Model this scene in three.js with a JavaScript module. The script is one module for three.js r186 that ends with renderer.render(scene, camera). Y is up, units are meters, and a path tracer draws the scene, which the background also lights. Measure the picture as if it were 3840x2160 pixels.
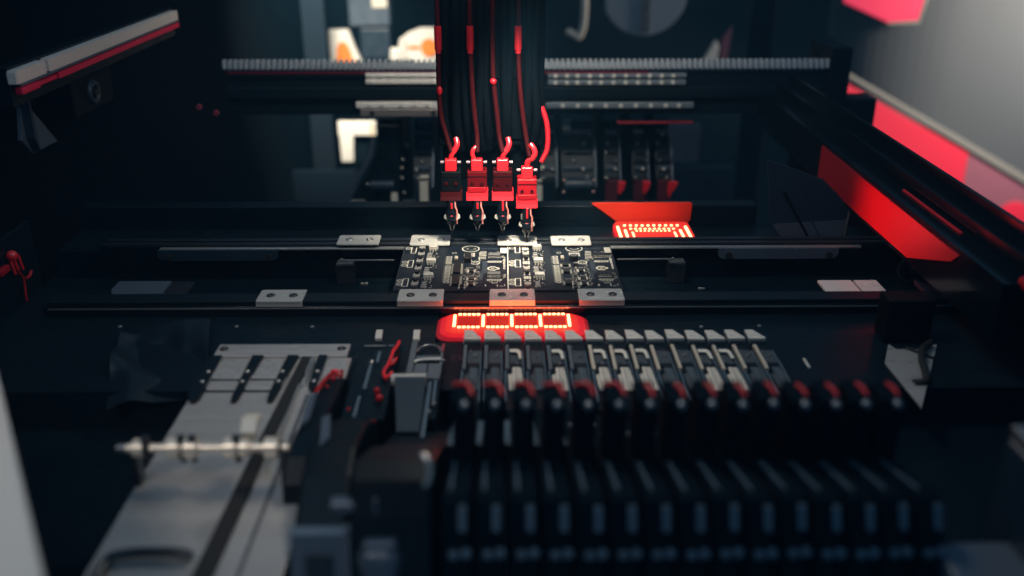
import * as THREE from 'three';
import { RoundedBoxGeometry } from 'three/addons/geometries/RoundedBoxGeometry.js';
import { mergeGeometries } from 'three/addons/utils/BufferGeometryUtils.js';
import { RectAreaLightUniformsLib } from 'three/addons/lights/RectAreaLightUniformsLib.js';
import { FontLoader } from 'three/addons/loaders/FontLoader.js';
import { TextGeometry } from 'three/addons/geometries/TextGeometry.js';

// ------------------------------------------------------------------ camera, light, exposure
const scene = new THREE.Scene();
const camera = new THREE.PerspectiveCamera(34.27, 1024 / 576, 0.02, 14);
camera.position.set(-0.0042, 0.306, 0.7621);
camera.lookAt(0.00526, -0.08794, -0.15699);
camera.focus = 0.82;
camera.userData.fStop = 3.2;
const renderer = new THREE.WebGLRenderer({ antialias: true });
renderer.setSize(1024, 576);
renderer.toneMapping = THREE.LinearToneMapping;
renderer.toneMappingExposure = 1;
renderer.shadowMap.enabled = true;
scene.background = new THREE.Color().setRGB(0.028, 0.070, 0.118);   // dim room light, tinted blue to lift the shadows
scene.fog = new THREE.FogExp2(new THREE.Color().setRGB(0.20, 0.60, 1), 0.035);                      // faint bluish haze added to lift the blacks and imitate lamp bloom
RectAreaLightUniformsLib.init();

const WARM = new THREE.Color().setRGB(1, 0.9, 0.72), RED = new THREE.Color().setRGB(1, 0.055, 0.03);
function areaLight(name, color, radiance, w, h, pos, target) {
  const l = new THREE.RectAreaLight(color, radiance, w, h);
  l.name = name; l.position.set(...pos); l.lookAt(...target); scene.add(l); return l;
}
function spot(name, color, cd, pos, target, angle, blend, radius) {
  const l = new THREE.SpotLight(color, cd, 0, angle, blend, 2);
  l.name = name; l.position.set(...pos); l.target.position.set(...target); l.castShadow = true;
  l.shadow.radius = radius; scene.add(l, l.target); return l;
}
// lamp of the placement head (its fitting is part of the head, above the frame)
spot('head_lamp_light', WARM, 0.85, [0.012, 0.248, 0.03], [0.010, 0, -0.098], 0.60, 1, 1.2);
// lamp under the machine's lid, above the frame
areaLight('lid_lamp_light', new THREE.Color().setRGB(1, 0.9, 0.76), 20, 0.14, 0.07, [0.03, 0.385, 0.13], [0.0, 0, 0.15]);
// unseen cool fill panel, added far above and in front of the machine
areaLight('cool_fill_light', new THREE.Color().setRGB(0.42, 0.72, 1), 1.3, 1.3, 0.7, [-0.25, 1.9, 0.75], [-0.1, 0, 0.3]);
// lamp behind the gantry over the rear feeder bank
spot('rear_lamp_light', WARM, 4.6, [-0.30, 0.36, -0.72], [-0.36, -0.08, -1.27], 0.46, 0.5, 1.5);
// unseen light bar added to brighten the rear feeders and beam rails
areaLight('rear_fill_light', WARM, 34, 0.34, 0.02, [0.0, 0.315, -0.29], [0.0, 0.0, -0.47]);
// red light that the rear inspection light throws sideways onto the guide rail
spot('rear_ring_light_spill', new THREE.Color().setRGB(1, 0.03, 0.04), 0.22, [0.188, 0.012, -0.075], [0.33, 0.046, 0.0], 0.52, 1, 1.5);
// unseen warm spot added to brighten the shaft, tray and left cover
spot('left_fill_light', new THREE.Color().setRGB(1, 0.86, 0.74), 1.9, [-0.55, 1.15, 1.25], [-0.21, 0.02, 0.38], 0.20, 1, 8);
// unseen spot added to brighten the neighbouring machine on the right
spot('neighbour_fill_light', new THREE.Color().setRGB(1, 0.86, 0.71), 8.5, [1.78, 0.22, -1.22], [1.30, -0.02, -1.75], 1.05, 1, 6);

// ------------------------------------------------------------------ helpers (sizes in millimetres)
const K = 0.001;
let seed = 7;
const rnd = (a = 0, b = 1) => { seed = (seed * 1664525 + 1013904223) >>> 0; return a + (b - a) * seed / 4294967296; };
const names = new Map();
function numbered(n) { const k = names.get(n) ?? 0; names.set(n, k + 1); return k ? n + '_' + String(k).padStart(3, '0') : n; }
function tag(o, label, category, group, kind) {
  o.userData.label = label; if (category) o.userData.category = category;
  if (group) o.userData.group = group; if (kind) o.userData.kind = kind; return o;
}
function thing(name, label, category, group) { const o = new THREE.Group(); o.name = numbered(name); scene.add(o); return tag(o, label, category, group); }
function place(o, size, pos) { o.scale.setScalar(size); o.position.set(...pos); return o; }
function add(name, geo, mat, parent) {
  const m = new THREE.Mesh(Array.isArray(geo) ? join(geo) : geo, mat);
  m.name = parent ? name : numbered(name); m.castShadow = m.receiveShadow = true; (parent || scene).add(m); return m;
}
function struct(name, geo, mat) { const m = add(name, geo, mat); m.userData.kind = 'structure'; return m; }
const flat = (g) => { const n = g.index ? g.toNonIndexed() : g; for (const k of Object.keys(n.attributes)) if (!['position', 'normal', 'uv'].includes(k)) n.deleteAttribute(k); n.clearGroups(); return n; };
const join = (list) => mergeGeometries(list.map(flat));
function box(x0, x1, y0, y1, z0, z1, r = 0) {
  const w = (x1 - x0) * K, h = (y1 - y0) * K, d = (z1 - z0) * K;
  const g = r ? new RoundedBoxGeometry(w, h, d, 2, Math.min(r * K, w / 2.05, h / 2.05, d / 2.05)) : new THREE.BoxGeometry(w, h, d);
  return g.translate((x0 + x1) / 2 * K, (y0 + y1) / 2 * K, (z0 + z1) / 2 * K);
}
function cyl(x, y, z, r, h, axis = 'y', r2 = r, n = 24) {
  const g = new THREE.CylinderGeometry(r2 * K, r * K, h * K, n);
  if (axis === 'x') g.rotateZ(Math.PI / 2); if (axis === 'z') g.rotateX(Math.PI / 2);
  return g.translate(x * K, y * K, z * K);
}
const ball = (x, y, z, r, sy = 1) => new THREE.SphereGeometry(r * K, 18, 12).scale(1, sy, 1).translate(x * K, y * K, z * K);
function tube(pts, r, seg = 24) { return new THREE.TubeGeometry(new THREE.CatmullRomCurve3(pts.map((p) => new THREE.Vector3(...p).multiplyScalar(K))), seg, r * K, 8); }
function shapeOf(pts) { const s = new THREE.Shape(); pts.forEach(([a, b], i) => (i ? s.lineTo(a * K, b * K) : s.moveTo(a * K, b * K))); s.closePath(); return s; }
// outline in (x, z) seen from above, top at y1
function slab(pts, y0, y1, bevel = 0) {
  const g = new THREE.ExtrudeGeometry(shapeOf(pts.map(([x, z]) => [x, -z])), { depth: (y1 - y0 - 2 * bevel) * K, bevelEnabled: bevel > 0, bevelSize: bevel * K, bevelThickness: bevel * K, bevelOffset: -bevel * K, bevelSegments: 2 });
  return g.rotateX(-Math.PI / 2).translate(0, (y0 + bevel) * K, 0);
}
// outline in (x, y), standing, from z0 to z1
function plate(pts, z0, z1, bevel = 0) {
  const g = new THREE.ExtrudeGeometry(shapeOf(pts), { depth: (z1 - z0 - 2 * bevel) * K, bevelEnabled: bevel > 0, bevelSize: bevel * K, bevelThickness: bevel * K, bevelOffset: -bevel * K, bevelSegments: 2 });
  return g.translate(0, 0, (z0 + bevel) * K);
}
// outline in (z, y), from x0 to x1
function profile(pts, x0, x1, bevel = 0) {
  const g = new THREE.ExtrudeGeometry(shapeOf(pts.map(([z, y]) => [-z, y])), { depth: (x1 - x0 - 2 * bevel) * K, bevelEnabled: bevel > 0, bevelSize: bevel * K, bevelThickness: bevel * K, bevelOffset: -bevel * K, bevelSegments: 2 });
  return g.rotateY(Math.PI / 2).translate((x0 + bevel) * K, 0, 0);
}
function roundedRect(x0, x1, z0, z1, r, n = 6) {
  const out = [];
  for (const [cx, cz, a] of [[x1 - r, z1 - r, 0], [x0 + r, z1 - r, 90], [x0 + r, z0 + r, 180], [x1 - r, z0 + r, 270]])
    for (let i = 0; i <= n; i++) { const t = (a + 90 * i / n) * Math.PI / 180; out.push([cx + r * Math.cos(t), cz + r * Math.sin(t)]); }
  return out;
}

// ------------------------------------------------------------------ materials
function noiseTex(size, fn) {
  const d = new Uint8Array(size * size * 4);
  for (let y = 0; y < size; y++) for (let x = 0; x < size; x++) { const v = Math.max(0, Math.min(255, fn(x, y))); d.set([v, v, v, 255], (y * size + x) * 4); }
  const t = new THREE.DataTexture(d, size, size); t.magFilter = THREE.LinearFilter; t.wrapS = t.wrapT = THREE.RepeatWrapping; t.needsUpdate = true; return t;
}
const grid = Array.from({ length: 32 * 32 }, () => rnd());
const smooth = (x, y) => {
  const ix = Math.floor(x), iy = Math.floor(y), fx = x - ix, fy = y - iy, g = (a, b) => grid[((b % 32 + 32) % 32) * 32 + ((a % 32 + 32) % 32)];
  const s = fx * fx * (3 - 2 * fx), t = fy * fy * (3 - 2 * fy);
  return (g(ix, iy) * (1 - s) + g(ix + 1, iy) * s) * (1 - t) + (g(ix, iy + 1) * (1 - s) + g(ix + 1, iy + 1) * s) * t;
};
const smudge = noiseTex(256, (x, y) => 150 + 70 * (smooth(x / 32, y / 32) - 0.5) + 60 * (smooth(x / 8, y / 8) - 0.5) + 30 * (rnd() - 0.5));
const wear = noiseTex(256, (x, y) => 226 + 40 * (smooth(x / 40 + 5, y / 40) - 0.5) + 46 * (smooth(x / 90, y * 0.8) - 0.5) - (smooth(x / 6, y / 9) > 0.88 ? 40 : 0) + 14 * (rnd() - 0.5));
const brushed = noiseTex(256, (x, y) => 140 + 70 * (smooth(x / 64, y * 1.0) - 0.5) + 40 * (smooth(x / 24, y / 24) - 0.5) + 24 * (rnd() - 0.5));
const std = (r, g, b, rough, metal = 0, extra = {}) => { const m = new THREE.MeshStandardMaterial({ roughness: rough, metalness: metal, ...extra }); m.color.setRGB(r, g, b); return m; };
const phys = (r, g, b, rough, metal = 0, extra = {}) => { const m = new THREE.MeshPhysicalMaterial({ roughness: rough, metalness: metal, ...extra }); m.color.setRGB(r, g, b); return m; };
const M = {
  black: phys(0.0040, 0.0095, 0.0150, 0.62, 0, { roughnessMap: smudge, specularIntensity: 0.35 }),
  blackSatin: phys(0.0040, 0.0095, 0.0150, 0.45, 0, { specularIntensity: 0.5 }),
  blackGloss: phys(0.003, 0.006, 0.009, 0.3, 0, { roughnessMap: smudge, specularIntensity: 0.5 }),
  anodised: std(0.035, 0.042, 0.052, 0.5, 0.5, { roughnessMap: brushed }),
  rib: phys(0.0030, 0.0085, 0.0140, 0.85, 0, { specularIntensity: 0.06 }),
  deep: phys(0.0012, 0.0030, 0.0050, 0.6, 0, { specularIntensity: 0.3 }),
  navy: std(0.018, 0.034, 0.055, 0.6, 0.0, { roughnessMap: smudge }),
  slate: std(0.085, 0.115, 0.155, 0.55, 0.2, { roughnessMap: smudge }),
  clip: std(0.74, 0.72, 0.67, 0.6, 0.25, { roughnessMap: brushed, map: wear }),
  steel: std(0.55, 0.54, 0.52, 0.5, 0.75, { roughnessMap: brushed }),
  dimSteel: std(0.22, 0.23, 0.25, 0.5, 0.6, { roughnessMap: brushed }),
  chrome: std(0.85, 0.76, 0.64, 0.3, 0.35),
  tray: std(0.55, 0.54, 0.53, 0.6, 0.4, { roughnessMap: brushed, map: wear }),
  cream: std(0.70, 0.66, 0.57, 0.55, 0, { roughnessMap: smudge }),
  paper: std(0.58, 0.54, 0.47, 0.8),
  greyTape: phys(0.055, 0.068, 0.08, 0.6, 0, { specularIntensity: 0.4 }),
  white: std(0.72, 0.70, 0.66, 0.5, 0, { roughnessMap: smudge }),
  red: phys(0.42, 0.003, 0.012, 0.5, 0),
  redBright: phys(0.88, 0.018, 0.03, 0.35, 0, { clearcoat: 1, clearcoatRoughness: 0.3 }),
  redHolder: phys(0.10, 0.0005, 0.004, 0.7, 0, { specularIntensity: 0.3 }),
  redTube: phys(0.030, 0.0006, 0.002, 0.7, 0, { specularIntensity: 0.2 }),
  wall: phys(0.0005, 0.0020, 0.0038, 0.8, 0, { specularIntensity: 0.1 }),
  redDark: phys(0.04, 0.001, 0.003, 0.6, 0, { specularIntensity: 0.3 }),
  redRack: std(0.72, 0.012, 0.07, 0.5),
  orange: std(0.80, 0.20, 0.02, 0.6),
  tin: std(0.58, 0.555, 0.50, 0.38, 0.4),
  chip: std(0.010, 0.011, 0.013, 0.4),
  chipGrey: std(0.13, 0.135, 0.14, 0.45),
  rubber: std(0.010, 0.011, 0.012, 0.75),
  led: std(0, 0, 0, 0.5, 0, { emissive: new THREE.Color().setRGB(1, 0.46, 0.20), emissiveIntensity: 4.6 }),
  diffuser: std(0.5, 0.02, 0.01, 0.5, 0, { emissive: new THREE.Color().setRGB(0.62, 0.018, 0.014), emissiveIntensity: 1 }),
  haloEdge: std(0.4, 0.01, 0.01, 0.5, 0, { emissive: new THREE.Color().setRGB(0.50, 0.005, 0.016), emissiveIntensity: 1 }),
  haloRim: std(0.3, 0.005, 0.01, 0.5, 0, { emissive: new THREE.Color().setRGB(0.16, 0.001, 0.006), emissiveIntensity: 1 }),
  ledWindow: std(0.3, 0.01, 0.01, 0.25, 0, { emissive: new THREE.Color().setRGB(0.40, 0.012, 0.006), emissiveIntensity: 1 }),
};

// ------------------------------------------------------------------ the setting: beds and walls of the machine
struct('floor', box(-1000, 2400, -710, -700, -1990, 900), M.black);
struct('bed', box(-430, 430, -60, -34, -60, 60), M.black);                                  // floor of the transport channel
struct('front_bed', [box(-500, -56, -40, -11, 79, 200), box(62.5, 900, -40, -11, 79, 200), box(-56, 62.5, -40, -11, 127, 200)], M.black);
struct('rear_bed', [box(-430, 107, -40, -13, -141, -74.5), box(182, 430, -40, -13, -141, -74.5)], M.black);
struct('rear_wall', box(-430, 255, -60, 9, -160, -142, 1.5), M.black);
struct('back_wall', box(-1000, 2400, -700, 700, -1990, -1970), M.wall);
struct('front_skirt', [box(-500, -216, -700, -40, 79, 470), box(200, 900, -700, -40, 79, 470)], M.black);
struct('light_block_wall', box(384, 400, -700, 28, -470, 470), M.deep);  // unseen wall added to block light beside the rail
struct('left_wall', box(-520, -500, -700, 420, -1970, 700), M.wall);
for (const [x, z] of [[-305, 97], [-213.5, 98], [-154, 99], [151, 102], [197, 101], [292, 102]]) {
  tag(add('bed_screw', [cyl(x, -10.6, z, 1.6, 0.8), cyl(x, -10.0, z, 0.9, 0.5)], M.steel), ['tiny screw head in the black bed, leftmost of the row before the front rail', 'tiny screw head in the black bed, second from left', 'tiny screw head in the black bed, above the grey tray', 'tiny screw head in the black bed, just behind the third feeder tip from the right', 'tiny screw head in the black bed, beside the rightmost feeder tip', 'tiny screw head in the black bed, far right of all the feeder tips'][[-305, -213.5, -154, 151, 197, 292].indexOf(x)], 'screw', 'screw heads in the front bed');
}

// ------------------------------------------------------------------ transport rails with their clamp plates
function screwHead(x, y, z, r) {
  const pts = [[0, 0.55], [r * 0.42, 0.55], [r * 0.5, 1.25], [r * 0.8, 1.2], [r, 0.7], [r, 0]].map(([a, b]) => new THREE.Vector2(a * K, b * K));
  return new THREE.LatheGeometry(pts, 24).translate(x * K, y * K, z * K);
}
const screwMat = std(0.10, 0.10, 0.105, 0.28, 0.8), frontClip = std(0.60, 0.585, 0.55, 0.5, 0.4, { roughnessMap: brushed }), clipLip = std(0.62, 0.60, 0.56, 0.5, 0.3);
function clamp(x0, x1, z0, z1, parent, lip) {
  const w = x1 - x0, g = new THREE.Group(); g.name = 'clamp_plate'; parent.add(g);
  add('plate', slab(roundedRect(x0, x1, z0, z1, 2), 1.6, 3.0, 0.3), lip ? frontClip : M.clip, g);
  if (lip) add('lip', box(x0 + 0.2, x1 - 0.2, -2.0, 1.55, z1 - 2.6, z1 - 0.4), clipLip, g);
  for (const u of [0.27, 0.76]) add('screw', screwHead(x0 + w * u, 2.9, z0 + (z1 - z0) * 0.52, 3.4), lip ? screwMat : M.steel, g);
}
const front = thing('conveyor_rail', 'black conveyor rail in front of the circuit board, with four clamp plates', 'conveyor rail');
add('rail_body', [box(-372, 366, -34, -2.2, 60, 79, 0.6)], phys(0.003, 0.006, 0.009, 0.10, 0), front);
add('belt_edge', box(-330, 362, -3.2, -1.4, 54.5, 58.0, 0.3), M.anodised, front);
add('guide_strip', box(-370, 364, -2.1, 1.4, 60.5, 76.5, 0.5), M.blackSatin, front);
add('edge_trim', box(-368, 362, -4.4, -3.2, 79.05, 79.8, 0.2), M.dimSteel, front);
for (const a of [[-201.8, -164.8, 56.6, 80.4], [-89.2, -52.3, 56.6, 80.6], [-15.2, 21.4, 56.8, 80.2], [56.6, 93.2, 57, 80.5]]) clamp(...a, front, true);
const rear = thing('conveyor_rail', 'black conveyor rail behind the circuit board, under the nozzles', 'conveyor rail');
add('rail_body', box(-380, 378, -34, -2.2, -74, -56, 0.6), M.blackGloss, rear);
add('belt_edge', box(-322, 330, -3.0, -1.3, -54.5, -49.6, 0.3), M.steel, rear);
add('guide_strip', box(-378, 376, -2.1, 0.6, -62.0, -56.8, 0.4), M.anodised, rear);
add('guide_strip', box(-378, 376, -2.1, 0.4, -73.2, -67.6, 0.4), M.anodised, rear);
for (const a of [[-158.6, -119.4, -73.8, -49.5], [-90.6, -53.5, -73.3, -47.3], [-9.2, 27.4, -70.6, -46.5], [40.8, 77.6, -70.2, -46.0]]) clamp(...a, rear, false);
// slotted cover plates on the inner face of the rear rail
for (const [x0, x1, mat] of [[196, 308.5, M.slate], [-324, -212.5, M.navy]]) {
  const pts = [[x0, -1.9], [x1, -1.9]];
  for (let i = 0; i <= 6; i++) { const t = i / 6 * Math.PI / 2; pts.push([x1 - 6 + 6 * Math.cos(t), -6.6 - 6 * Math.sin(t)]); }
  for (let i = 0; i <= 6; i++) { const t = Math.PI / 2 + i / 6 * Math.PI / 2; pts.push([x0 + 6 + 6 * Math.cos(t), -6.6 - 6 * Math.sin(t)]); }
  const g = new THREE.Group(); g.name = 'cover_plate'; rear.add(g);
  add('plate', plate(pts, -49.2, -47.4, 0.3), mat, g);
  for (const x of [x0 + 10, x1 - 9]) add('screw', [cyl(x, -8.6, -46.6, 3.2, 2, 'z'), cyl(x, -8.6, -45.4, 2.4, 0.6, 'z')], M.rubber, g);
}
// thin plates coloured as reflections on the glossy surface between the rails
tag(add('reflection_plate', slab([[267.7, 19.6], [296.5, 19.6], [296.5, 48], [267.7, 48]], -8.5, -6, 0.2), M.white), 'pale painted reflection right of the board, on the board side of the diagonal seam', 'plate', 'painted reflections beside the front rail');
tag(add('reflection_plate', slab([[299, 19.6], [318.3, 19.6], [318.3, 48], [299, 48]], -8.5, -6, 0.2), M.white), 'small pale painted reflection beside the diagonal seam, nearest the pulley', 'plate', 'painted reflections beside the front rail');
tag(add('reflection_plate', slab([[-335.3, 15.7], [-289.8, 15.7], [-289.8, 42.6], [-331, 43.6], [-335.3, 33.7]], -8.5, -6, 0.2), M.slate), 'blue grey painted reflection at the left end of the front rail', 'plate', 'painted reflections beside the front rail');
tag(add('reflection_plate', slab([[-289, 15.7], [-270, 15.7], [-270, 42.6], [-289, 42.6]], -9, -6.6, 0.2), M.anodised), 'nearly black painted reflection right next to the blue grey one', 'plate', 'painted reflections beside the front rail');
tag(add('end_bracket', slab([[352, 19], [366, 38], [360, 50], [350, 50]], -10, -6, 0.3), M.navy), 'small dark angled bracket at the right end of the front rail', 'bracket');
{
  const t = thing('belt_pulley', 'dark glossy pulley disc with a metal hub at the right end of the rails', 'pulley');
  add('disc', cyl(376, -21, -43, 12.2, 3, 'z', 12.2, 40), M.anodised, t);
  add('rim', new THREE.TorusGeometry(11.8 * K, 0.5 * K, 8, 48).translate(376 * K, -21 * K, -41.3 * K), M.slate, t);
  add('hub', [cyl(380, -22, -40.6, 4.6, 2, 'z', 3.6), cyl(381, -20.6, -39.4, 0.9, 1.2, 'z'), cyl(383.2, -18.4, -39.8, 0.7, 1.4, 'z')], M.dimSteel, t);
}
for (const [x0, x1, l] of [[-159, -142, 'low dark board support block left of the circuit board'], [149.5, 165.5, 'low dark board support block right of the circuit board']]) {
  const t = thing('support_block', l, 'block', 'board support blocks');
  add('block', box(x0, x1, -33.9, -14, -52, -40, 0.8), M.anodised, t);
  add('cap', box(x0 + 1, x1 - 1, -14, -12.8, -51, -41, 0.3), M.dimSteel, t);
}
for (const s of [-1, 1]) {
  const t = thing('spring_wire', s < 0 ? 'thin bright guide bar in the channel just left of the circuit board' : 'thin bright guide bar in the channel just right of the circuit board', 'bar', 'guide bars in the channel');
  const x0 = s < 0 ? -152 : 101, x1 = s < 0 ? -104 : 152;
  add('bar', box(x0, x1, -9, -7.6, -38, -36.4, 0.4), M.dimSteel, t);
  add('end_pin', cyl(s < 0 ? x0 : x1, -7.4, -37, 1.4, 1.4), M.steel, t);
}

// ------------------------------------------------------------------ circuit board panel
function boardTexture() {
  const S = 10, c = document.createElement('canvas'); c.width = 1910; c.height = 1050; const g = c.getContext('2d');
  const X = (x) => (x + 95.5) * S, Z = (z) => (z + 52) * S;
  g.fillStyle = '#121b26'; g.fillRect(0, 0, c.width, c.height);
  const trace = (pts, w, col) => { g.strokeStyle = col; g.lineWidth = w * S; g.lineJoin = 'round'; g.beginPath(); pts.forEach(([x, z], i) => (i ? g.lineTo(X(x), Z(z)) : g.moveTo(X(x), Z(z)))); g.stroke(); };
  const silk = '#e8e4d4', tin = '#d8d3c0', lo = '#2a3038', lo2 = '#15191e';
  const ell = (x0, x1, z0, z1, w = 0.8, col = silk) => { g.strokeStyle = col; g.lineWidth = w * S; g.beginPath(); g.ellipse(X((x0 + x1) / 2), Z((z0 + z1) / 2), (x1 - x0) / 2 * S, (z1 - z0) / 2 * S, 0, 0, 7); g.stroke(); };
  const rect = (x0, x1, z0, z1, w = 0.85) => { g.strokeStyle = silk; g.lineWidth = w * S; g.strokeRect(X(x0), Z(z0), (x1 - x0) * S, (z1 - z0) * S); };
  const pad = (x, z, w, h, col = tin) => { g.fillStyle = col; g.fillRect(X(x - w / 2), Z(z - h / 2), w * S, h * S); };
  for (const b of [0, 1]) {
    const o = b ? 95.1 : 0, x = (v) => v + o;
    // copper under the mask
    for (const [x0, x1, z0, z1] of [[-94, -84, -32, -17], [-93, -82, 3, 16], [-93, -80, 20, 27], [-72, -69, -34, -16], [-77, -73.5, -14, 0], [-77, -73, 8, 15], [-62, -56, -50, 48]]) pad(x((x0 + x1) / 2), (z0 + z1) / 2, x1 - x0, z1 - z0, x0 === -62 ? '#21272e' : lo);
    trace([[x(-94.6), -51], [x(-94.6), 48], [x(-62), 51]], 0.6, '#4a525a');
    trace([[x(-94.6), 18], [x(-80), 18]], 0.5, '#4a525a');
    for (let k = 0; k < 5; k++) trace([[x(-22 + k * 0.9), -12], [x(-22 + k * 0.9), 9 + k], [x(-24.5 + k * 0.6), 14 + k * 1.2], [x(-24.5 + k * 0.6), 30]], 0.32, '#56606a');
    for (let k = 0; k < 4; k++) trace([[x(-26 + k), -28 + 3 * k], [x(-26 + k), -14], [x(-28 + k), -9]], 0.3, lo);
    pad(x(-11.5), 6, 12, 16, lo2);
    // silkscreen
    rect(x(-88.1), x(-83.9), -49.5, -33.3); rect(x(-88.4), x(-84), -15.2, 1.5); rect(x(-89), x(-84.5), 27.4, 43.8);
    for (const [x0, x1, z0, z1] of [[-93.4, -88.9, -48.6, -42.3], [-93.5, -89, -13.8, -8.3], [-93.5, -89.1, -6.3, -0.9], [-93.8, -89.5, 29, 34], [-93.7, -89.4, 36.3, 41.6]]) { ell(x(x0), x(x1), z0, z1); ell(x((x0 + x1) / 2 - 0.7), x((x0 + x1) / 2 + 0.7), (z0 + z1) / 2 - 0.7, (z0 + z1) / 2 + 0.7, 0.5, tin); }
    for (const [xx, zz] of [[-86, -44], [-86, -37], [-86.3, -10], [-86.3, -4], [-86.8, 31], [-86.9, 39]]) ell(x(xx - 0.8), x(xx + 0.8), zz - 0.9, zz + 0.9, 0.25, '#9a968a');
    for (const [z0, z1] of [[-24.6, -20.7], [-19.4, -15.6], [-14.3, -10.5], [-9.6, -5.9], [-2.1, 2], [2.8, 6.5], [7.7, 11.7], [12.5, 16.5], [17.3, 21.3], [22.4, 26.3], [27.9, 31.7], [32.9, 37.1]]) {
      ell(x(-54.6), x(-50.2), z0 + 0.2, z1 - 0.2, 0.6); pad(x(-52.4), (z0 + z1) / 2, 1.2, 0.8, '#0c1016'); pad(x(-55.8), z0 + 0.4, 0.8, 0.7, silk);
    }
    ell(x(-41.5), x(-26.3), -51.3, -36.1, 0.9); ell(x(-37.5), x(-36), -44.4, -43, 0.5, tin); ell(x(-31), x(-29.3), -44.4, -42.8, 0.5, tin); trace([[x(-36), -41], [x(-31), -41]], 0.35, silk);
    ell(x(-32.6), x(-25), -12.8, -5.2, 0.8); ell(x(-30.6), x(-29.4), -9.6, -8.4, 0.4, tin); ell(x(-28.2), x(-27), -9.6, -8.4, 0.4, tin);
    for (const z of [-11.3, 30.8]) { g.strokeStyle = silk; g.lineWidth = 0.45 * S; g.beginPath(); g.roundRect(X(x(-17.8)), Z(z - 1.8), 12.2 * S, 3.6 * S, 1.8 * S); g.stroke(); for (let k = 0; k < 5; k++) { ell(x(-16.9 + k * 2.45), x(-15.5 + k * 2.45), z - 0.8, z + 0.8, 0.5, tin); } }
    // gear emblem
    g.strokeStyle = silk; g.lineWidth = 0.9 * S; g.beginPath();
    for (let i = 0; i <= 160; i++) { const t = i / 160 * Math.PI * 2, key = Math.abs(t - 0) < 0.22 || Math.abs(t - Math.PI * 2) < 0.22, r = key ? 5.6 : 3.9 + 0.55 * Math.max(-0.6, Math.min(0.6, 2 * Math.cos(t * 8 + Math.PI))); const px = X(x(-13.4) + r * Math.cos(t)), pz = Z(4.8 + r * 1.05 * Math.sin(t)); i ? g.lineTo(px, pz) : g.moveTo(px, pz); }
    g.stroke(); ell(x(-14.6), x(-12.2), 3.6, 6, 0.6);
    // lettering running down the right edge
    g.save(); g.translate(X(x(-2.9)), Z(-19)); g.rotate(Math.PI / 2); g.fillStyle = silk; g.font = 'bold ' + 3.2 * S + 'px sans-serif'; g.textBaseline = 'middle'; g.fillText('scigroup.com.ua', 0, 0, 33 * S); g.restore();
    g.save(); g.translate(X(x(-11)), Z(-44)); g.fillStyle = '#4a525a'; g.font = 'bold ' + 4 * S + 'px sans-serif'; g.textAlign = 'center'; g.textBaseline = 'middle'; g.fillText('EA HIB0', -6 * S, 0); g.restore();
    // free pads
    for (const [a, z0, z1, n] of [[[-49.5, -48], -6, 42, 22], [[-40.6, -38.6], 3, 42, 20]]) for (let k = 0; k < n; k++) { const z = z0 + (z1 - z0) * k / (n - 1); pad(x((a[0] + a[1]) / 2), z, a[1] - a[0], 0.55, '#8d8a7e'); }
    for (let k = 0; k < 40; k++) pad(x(rnd(-73, -62.5)), rnd(-38, 49), rnd(0.6, 1.5), rnd(0.5, 1.1));
    for (let k = 0; k < 34; k++) pad(x(rnd(-37.5, -24.5)), rnd(3, 47), rnd(0.5, 1.3), rnd(0.5, 1));
    for (let k = 0; k < 24; k++) pad(x(rnd(-26, -19)), rnd(-36, -14), rnd(0.8, 1.8), rnd(0.6, 1.2));
    for (let k = 0; k < 14; k++) pad(x(rnd(-5.4, -2)), k < 7 ? rnd(-26, -20) : rnd(14, 29), rnd(0.6, 1.5), rnd(0.5, 0.9));
    for (let k = 0; k < 10; k++) pad(x(rnd(-15, -8)), rnd(34, 40), rnd(0.6, 1.4), rnd(0.5, 0.9));
    if (b) {
      for (let i = 0; i < 3; i++) pad(14.2 + i * 2.1, -43, 1.7, 6.4);
      for (let i = 0; i < 3; i++) for (let j = 0; j < 3; j++) { pad(14.2 + i * 2.15, -11 + j * 2.4, 1.7, 1.9); }
      for (let i = 0; i < 3; i++) for (let j = 0; j < 3; j++) pad(14.4 + i * 2.15, 23.8 + j * 2.0, 1.9, 1.5);
      for (const z of [-36, 0, 32]) for (const xx of [14, 18.6]) pad(xx, z, 1.6, 2);
    }
    ell(x(-50.2), x(-46.8), -35, -31, 0.6, '#b9b3a0');
    pad(x(-19), 42.5, 0.8, 3.4, silk); pad(x(-9), 43, 0.6, 4, silk); pad(x(-3), 42, 0.6, 4, silk); ell(x(-7), x(-4.6), 43.4, 45, 0.35);
  }
  g.fillStyle = silk; g.fillRect(X(-0.4), Z(-51.5), 0.8 * S, 102.5 * S);
  const t = new THREE.CanvasTexture(c); t.colorSpace = THREE.SRGBColorSpace; t.anisotropy = 8; return t;
}
const panel = thing('circuit_board', 'dark circuit board panel of two joined boards clamped between the rails', 'circuit board');
add('substrate', box(-95.3, 95.3, -1.6, 0, -52, 53, 0.3), std(0.03, 0.036, 0.044, 0.4), panel);
{
  const g = new THREE.PlaneGeometry(0.191, 0.105).rotateX(-Math.PI / 2).translate(0, 0.00006, 0.0005);
  const m = phys(1, 1, 1, 0.5, 0, { map: boardTexture(), specularIntensity: 0.45 });
  m.color.setScalar(0.92); add('printed_face', g, m, panel);
}
function at(geo, x, z, y = 0) { const g = geo.clone(); g.translate(x * K, y * K, z * K); return g; }
const capEnds = join([box(-0.9, -0.5, 0, 0.75, -0.55, 0.55), box(0.5, 0.9, 0, 0.75, -0.55, 0.55)]), capMid = box(-0.5, 0.5, 0, 0.7, -0.5, 0.5);
const tanCap = std(0.30, 0.25, 0.18, 0.6), resist = std(0.012, 0.012, 0.014, 0.35);
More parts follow.
